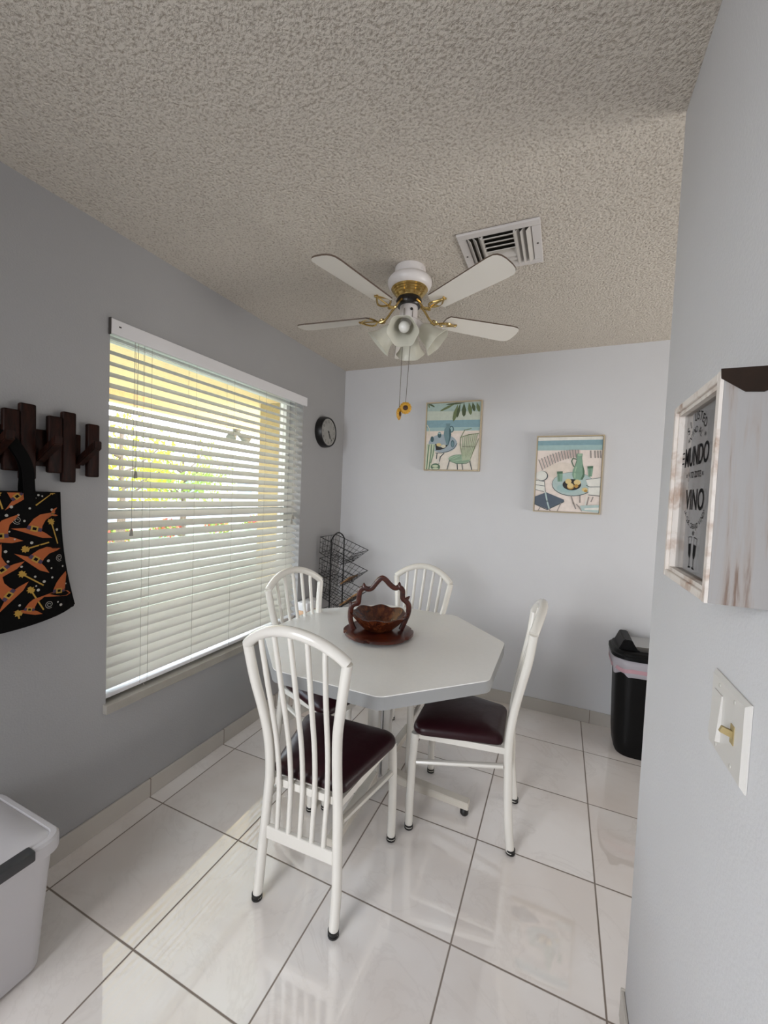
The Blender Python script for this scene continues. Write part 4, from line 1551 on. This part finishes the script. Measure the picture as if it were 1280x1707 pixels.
# ------------------------------------------------------------------ outside the window
m_stucco = mat('yellow_stucco', 'f0d29c', .9, bump=.5, bscale=40, var=.12, vscale=20)
b = BM(); box(b, -2.0, -.2, -6, 4, 2.27, 2.37); box(b, -2.08, -2.0, -6, 4, 2.17, 2.42)
o = obj('porch_soffit', b, m_stucco); tag(o, 'yellow stucco porch soffit outside the window', 'soffit', kind='structure')
b = BM(); box(b, -1.05, -.2, .2, .45, -.2, 2.27)
o = obj('wing_wall', b, mat('cream_stucco', 'a8966c', .9, bump=.4, bscale=50)); tag(o, 'cream stucco wing wall of the porch seen through the blind', 'wall', kind='structure')
b = BM(); box(b, -40, -.2, -30, 40, -.3, -.15)
o = obj('ground', b, mat('lawn_green', '868a70', .95, var=.25, vscale=3)); o['kind'] = 'structure'
b = BM(); box(b, -2.2, -.2, -6, 4, -.149, -.05)
o = obj('pavement', b, mat('porch_concrete', 'b9b3a8', .9)); o['kind'] = 'structure'
b = BM(); box(b, -18, -13.5, -30, 40, -.149, -.13)
o = obj('road', b, mat('asphalt', '8d8b88', .95)); o['kind'] = 'structure'
fl_ = thing('flood_light', 'grey twin flood light under the porch soffit outside', 'flood light', (-2.04, .93, 2.17))
b = BM(); lathe(b, [(0, 0), (.05, 0), (.05, -.02), (.02, -.05), (0, -.05)], 20)
obj('mount', b, mat('fixture_grey', '66665f', .5), fl_, smooth=True)
for s in (-1, 1):
    b = BM()
    q = Vector((.3, s * .75, -.5)).normalized().to_track_quat('Z', 'Y').to_matrix().to_4x4()
    lathe(b, [(0, .0), (.025, .0), (.035, .05), (.058, .14), (.06, .16), (0, .155)], 20, mtx=Matrix.Translation((0, s * .02, -.045)) @ q)
    obj('lamp_head', b, mat('fixture_grey', '66665f', .5), fl_, smooth=True)


def tree(loc, h, rad, label, colr, n, seed, density=.5):
    rnd = random.Random(seed)
    t = thing('tree', label, 'tree', loc, 0, None)
    b = BM()
    tube(b, crom([(0, 0, 0), (.04, .03, h * .3), (-.03, .05, h * .55), (.02, 0, h * .85)], 4), [.11 * (1 - i / 16) for i in range(13)], 8)
    tips = []
    for k in range(9):
        a = rnd.uniform(0, 2 * PI)
        z0 = h * rnd.uniform(.35, .7)
        r = rad * rnd.uniform(.5, .95)
        e = Vector((r * math.cos(a), r * math.sin(a), z0 + h * rnd.uniform(.1, .3)))
        tube(b, crom([(0, 0, z0), (e.x * .4, e.y * .4, z0 + (e.z - z0) * .3), e], 4), [.04 * (1 - i / 12) for i in range(9)], 6)
        tips.append(e)
    obj('trunk', b, mat('bark', '6b5a4a', .9, bump=.4, bscale=20), t, smooth=True)
    b = BM()
    for k in range(n):
        c = rnd.choice(tips) * rnd.uniform(.6, 1.1) + Vector((rnd.gauss(0, .25), rnd.gauss(0, .25), rnd.gauss(0, .22)))
        m_ = Euler((rnd.uniform(0, 6), rnd.uniform(0, 6), rnd.uniform(0, 6))).to_matrix()
        s = rnd.uniform(.05, .11)
        vs = [b.verts.new(c + m_ @ Vector(p) * s) for p in ((-1, 0, 0), (-.2, .45, .1), (1, 0, 0), (-.2, -.45, .1))]
        b.faces.new(vs)
    obj('foliage', b, mat(colr[0], colr[1], .7, var=.3, vscale=2, transl=.4), t)


tree((-8.0, 3.4, -.15), 3.4, 1.5, 'leafy yellow-green tree on the lawn seen through the blind', ('leaf_yellow', 'b3b23c'), 1500, 3)
tree((-9.5, 6.4, -.15), 3.0, 1.5, 'loose green tree on the lawn behind the flood light', ('leaf_green', '8ea24a'), 1300, 5)
tree((-10.5, .8, -.15), 3.8, 1.6, 'thin bare-branched tree at the left of the window view', ('leaf_pale', 'a9ad5b'), 350, 8)


def shrub(loc, label, seed):
    rnd = random.Random(seed)
    t = thing('flowering_shrub', label, 'shrub', loc, 0, 'shrubs across the lawn')
    b = BM(); bf = BM()
    for k in range(420):
        d = Vector((rnd.gauss(0, 1), rnd.gauss(0, 1), abs(rnd.gauss(0, 1)))).normalized() * rnd.uniform(.25, .5)
        m_ = Euler((rnd.uniform(0, 6), rnd.uniform(0, 6), rnd.uniform(0, 6))).to_matrix()
        tgt, s = (bf, .06) if rnd.random() < .4 else (b, .06)
        vs = [tgt.verts.new(d + Vector((0, 0, .1)) + m_ @ Vector(p) * s) for p in ((-1, 0, 0), (0, .6, .1), (1, 0, 0), (0, -.6, .1))]
        tgt.faces.new(vs)
    obj('foliage', b, mat('leaf_green', '8ea24a'), t)
    obj('blossoms', bf, mat('blossom_red', 'd2584a', .7), t)


for i, (x, y) in enumerate(((-9.0, 3.9), (-9.2, 5.6), (-9.0, 7.4), (-9.3, 9.6))):
    shrub((x, y, -.15), ['red-flowering shrub at the left end of the row across the lawn', 'red-flowering shrub, second from the left across the lawn', 'red-flowering shrub, third from the left across the lawn', 'red-flowering shrub at the right end of the row across the lawn'][i], 40 + i)
hs = thing('house', 'white house with low grey roof across the road', 'house', (-26, 18, -.15))
b = BM(); box(b, -4, 4, -9, 9, 0, 2.8); obj('house_wall', b, mat('house_white', 'e8e6e0', .8), hs)
b = BM(); prism(b, [(-5, 2.8), (5, 2.8), (0, 4.6)], -10, 10, lambda u, v, h: Vector((u, h, v))); obj('house_roof', b, mat('roof_grey', 'a9a49c', .9), hs)
for y in (-6, -1, 4):
    b = BM(); box(b, 4.001, 4.05, y, y + 1.6, .9, 2.2); obj('house_window', b, mat('pane_blue', '7f93a0', .2), hs)

# ------------------------------------------------------------------ light
w = bpy.data.worlds.new('sky')
scene.world = w
w.use_nodes = True
nt = w.node_tree
bg = nt.nodes['Background']
tc = nt.nodes.new('ShaderNodeTexCoord')
sx = nt.nodes.new('ShaderNodeSeparateXYZ')
rp = nt.nodes.new('ShaderNodeValToRGB')
rp.color_ramp.elements[0].position = 0.0
rp.color_ramp.elements[0].color = (1, 1, 1, 1)
rp.color_ramp.elements[1].position = .5
rp.color_ramp.elements[1].color = (.62, .80, 1, 1)
nt.links.new(tc.outputs['Generated'], sx.inputs[0])
nt.links.new(sx.outputs[2], rp.inputs[0])
nt.links.new(rp.outputs[0], bg.inputs['Color'])
bg.inputs['Strength'].default_value = 9.0
w.cycles.sampling_method = 'NONE'

def area(name, loc, target, sx_, sy_, power, colr, spread=180):
    d = bpy.data.lights.new(name, 'AREA')
    d.shape = 'RECTANGLE'
    d.size, d.size_y = sx_, sy_
    d.energy = power
    d.color = colr
    d.spread = math.radians(spread)
    o = bpy.data.objects.new(name, d)
    COL.objects.link(o)
    o.location = loc
    o.rotation_euler = (Vector(target) - Vector(loc)).to_track_quat('-Z', 'Y').to_euler()
    return o


area('left_fill_light', (.03, -4.3, 1.5), (1.6, -1.2, .4), 2.2, 1.6, 65, (.92, .95, 1), 115)  # added fill lamp, no window here; brightens right and back walls, not the left
area('side_room_light', (4.2, -.9, .9), (1.3, -.7, 2.3), 1.6, 1.2, 23, (1, .97, .93), 120)
area('rear_fill_light', (1.0, -5.8, 1.6), (1.0, -1, 1.3), 1.6, 1.6, 2, (1, .96, .92))  # weak added fill from behind the camera, no actual fixture

scene.view_settings.view_transform = 'Standard'
scene.view_settings.look = 'None'
scene.view_settings.exposure = 0
scene.cycles.use_denoising = True
scene.cycles.use_adaptive_sampling = False
scene.cycles.max_bounces = 10
scene.cycles.diffuse_bounces = 6
scene.cycles.transparent_max_bounces = 12
scene.cycles.sample_clamp_indirect = 6
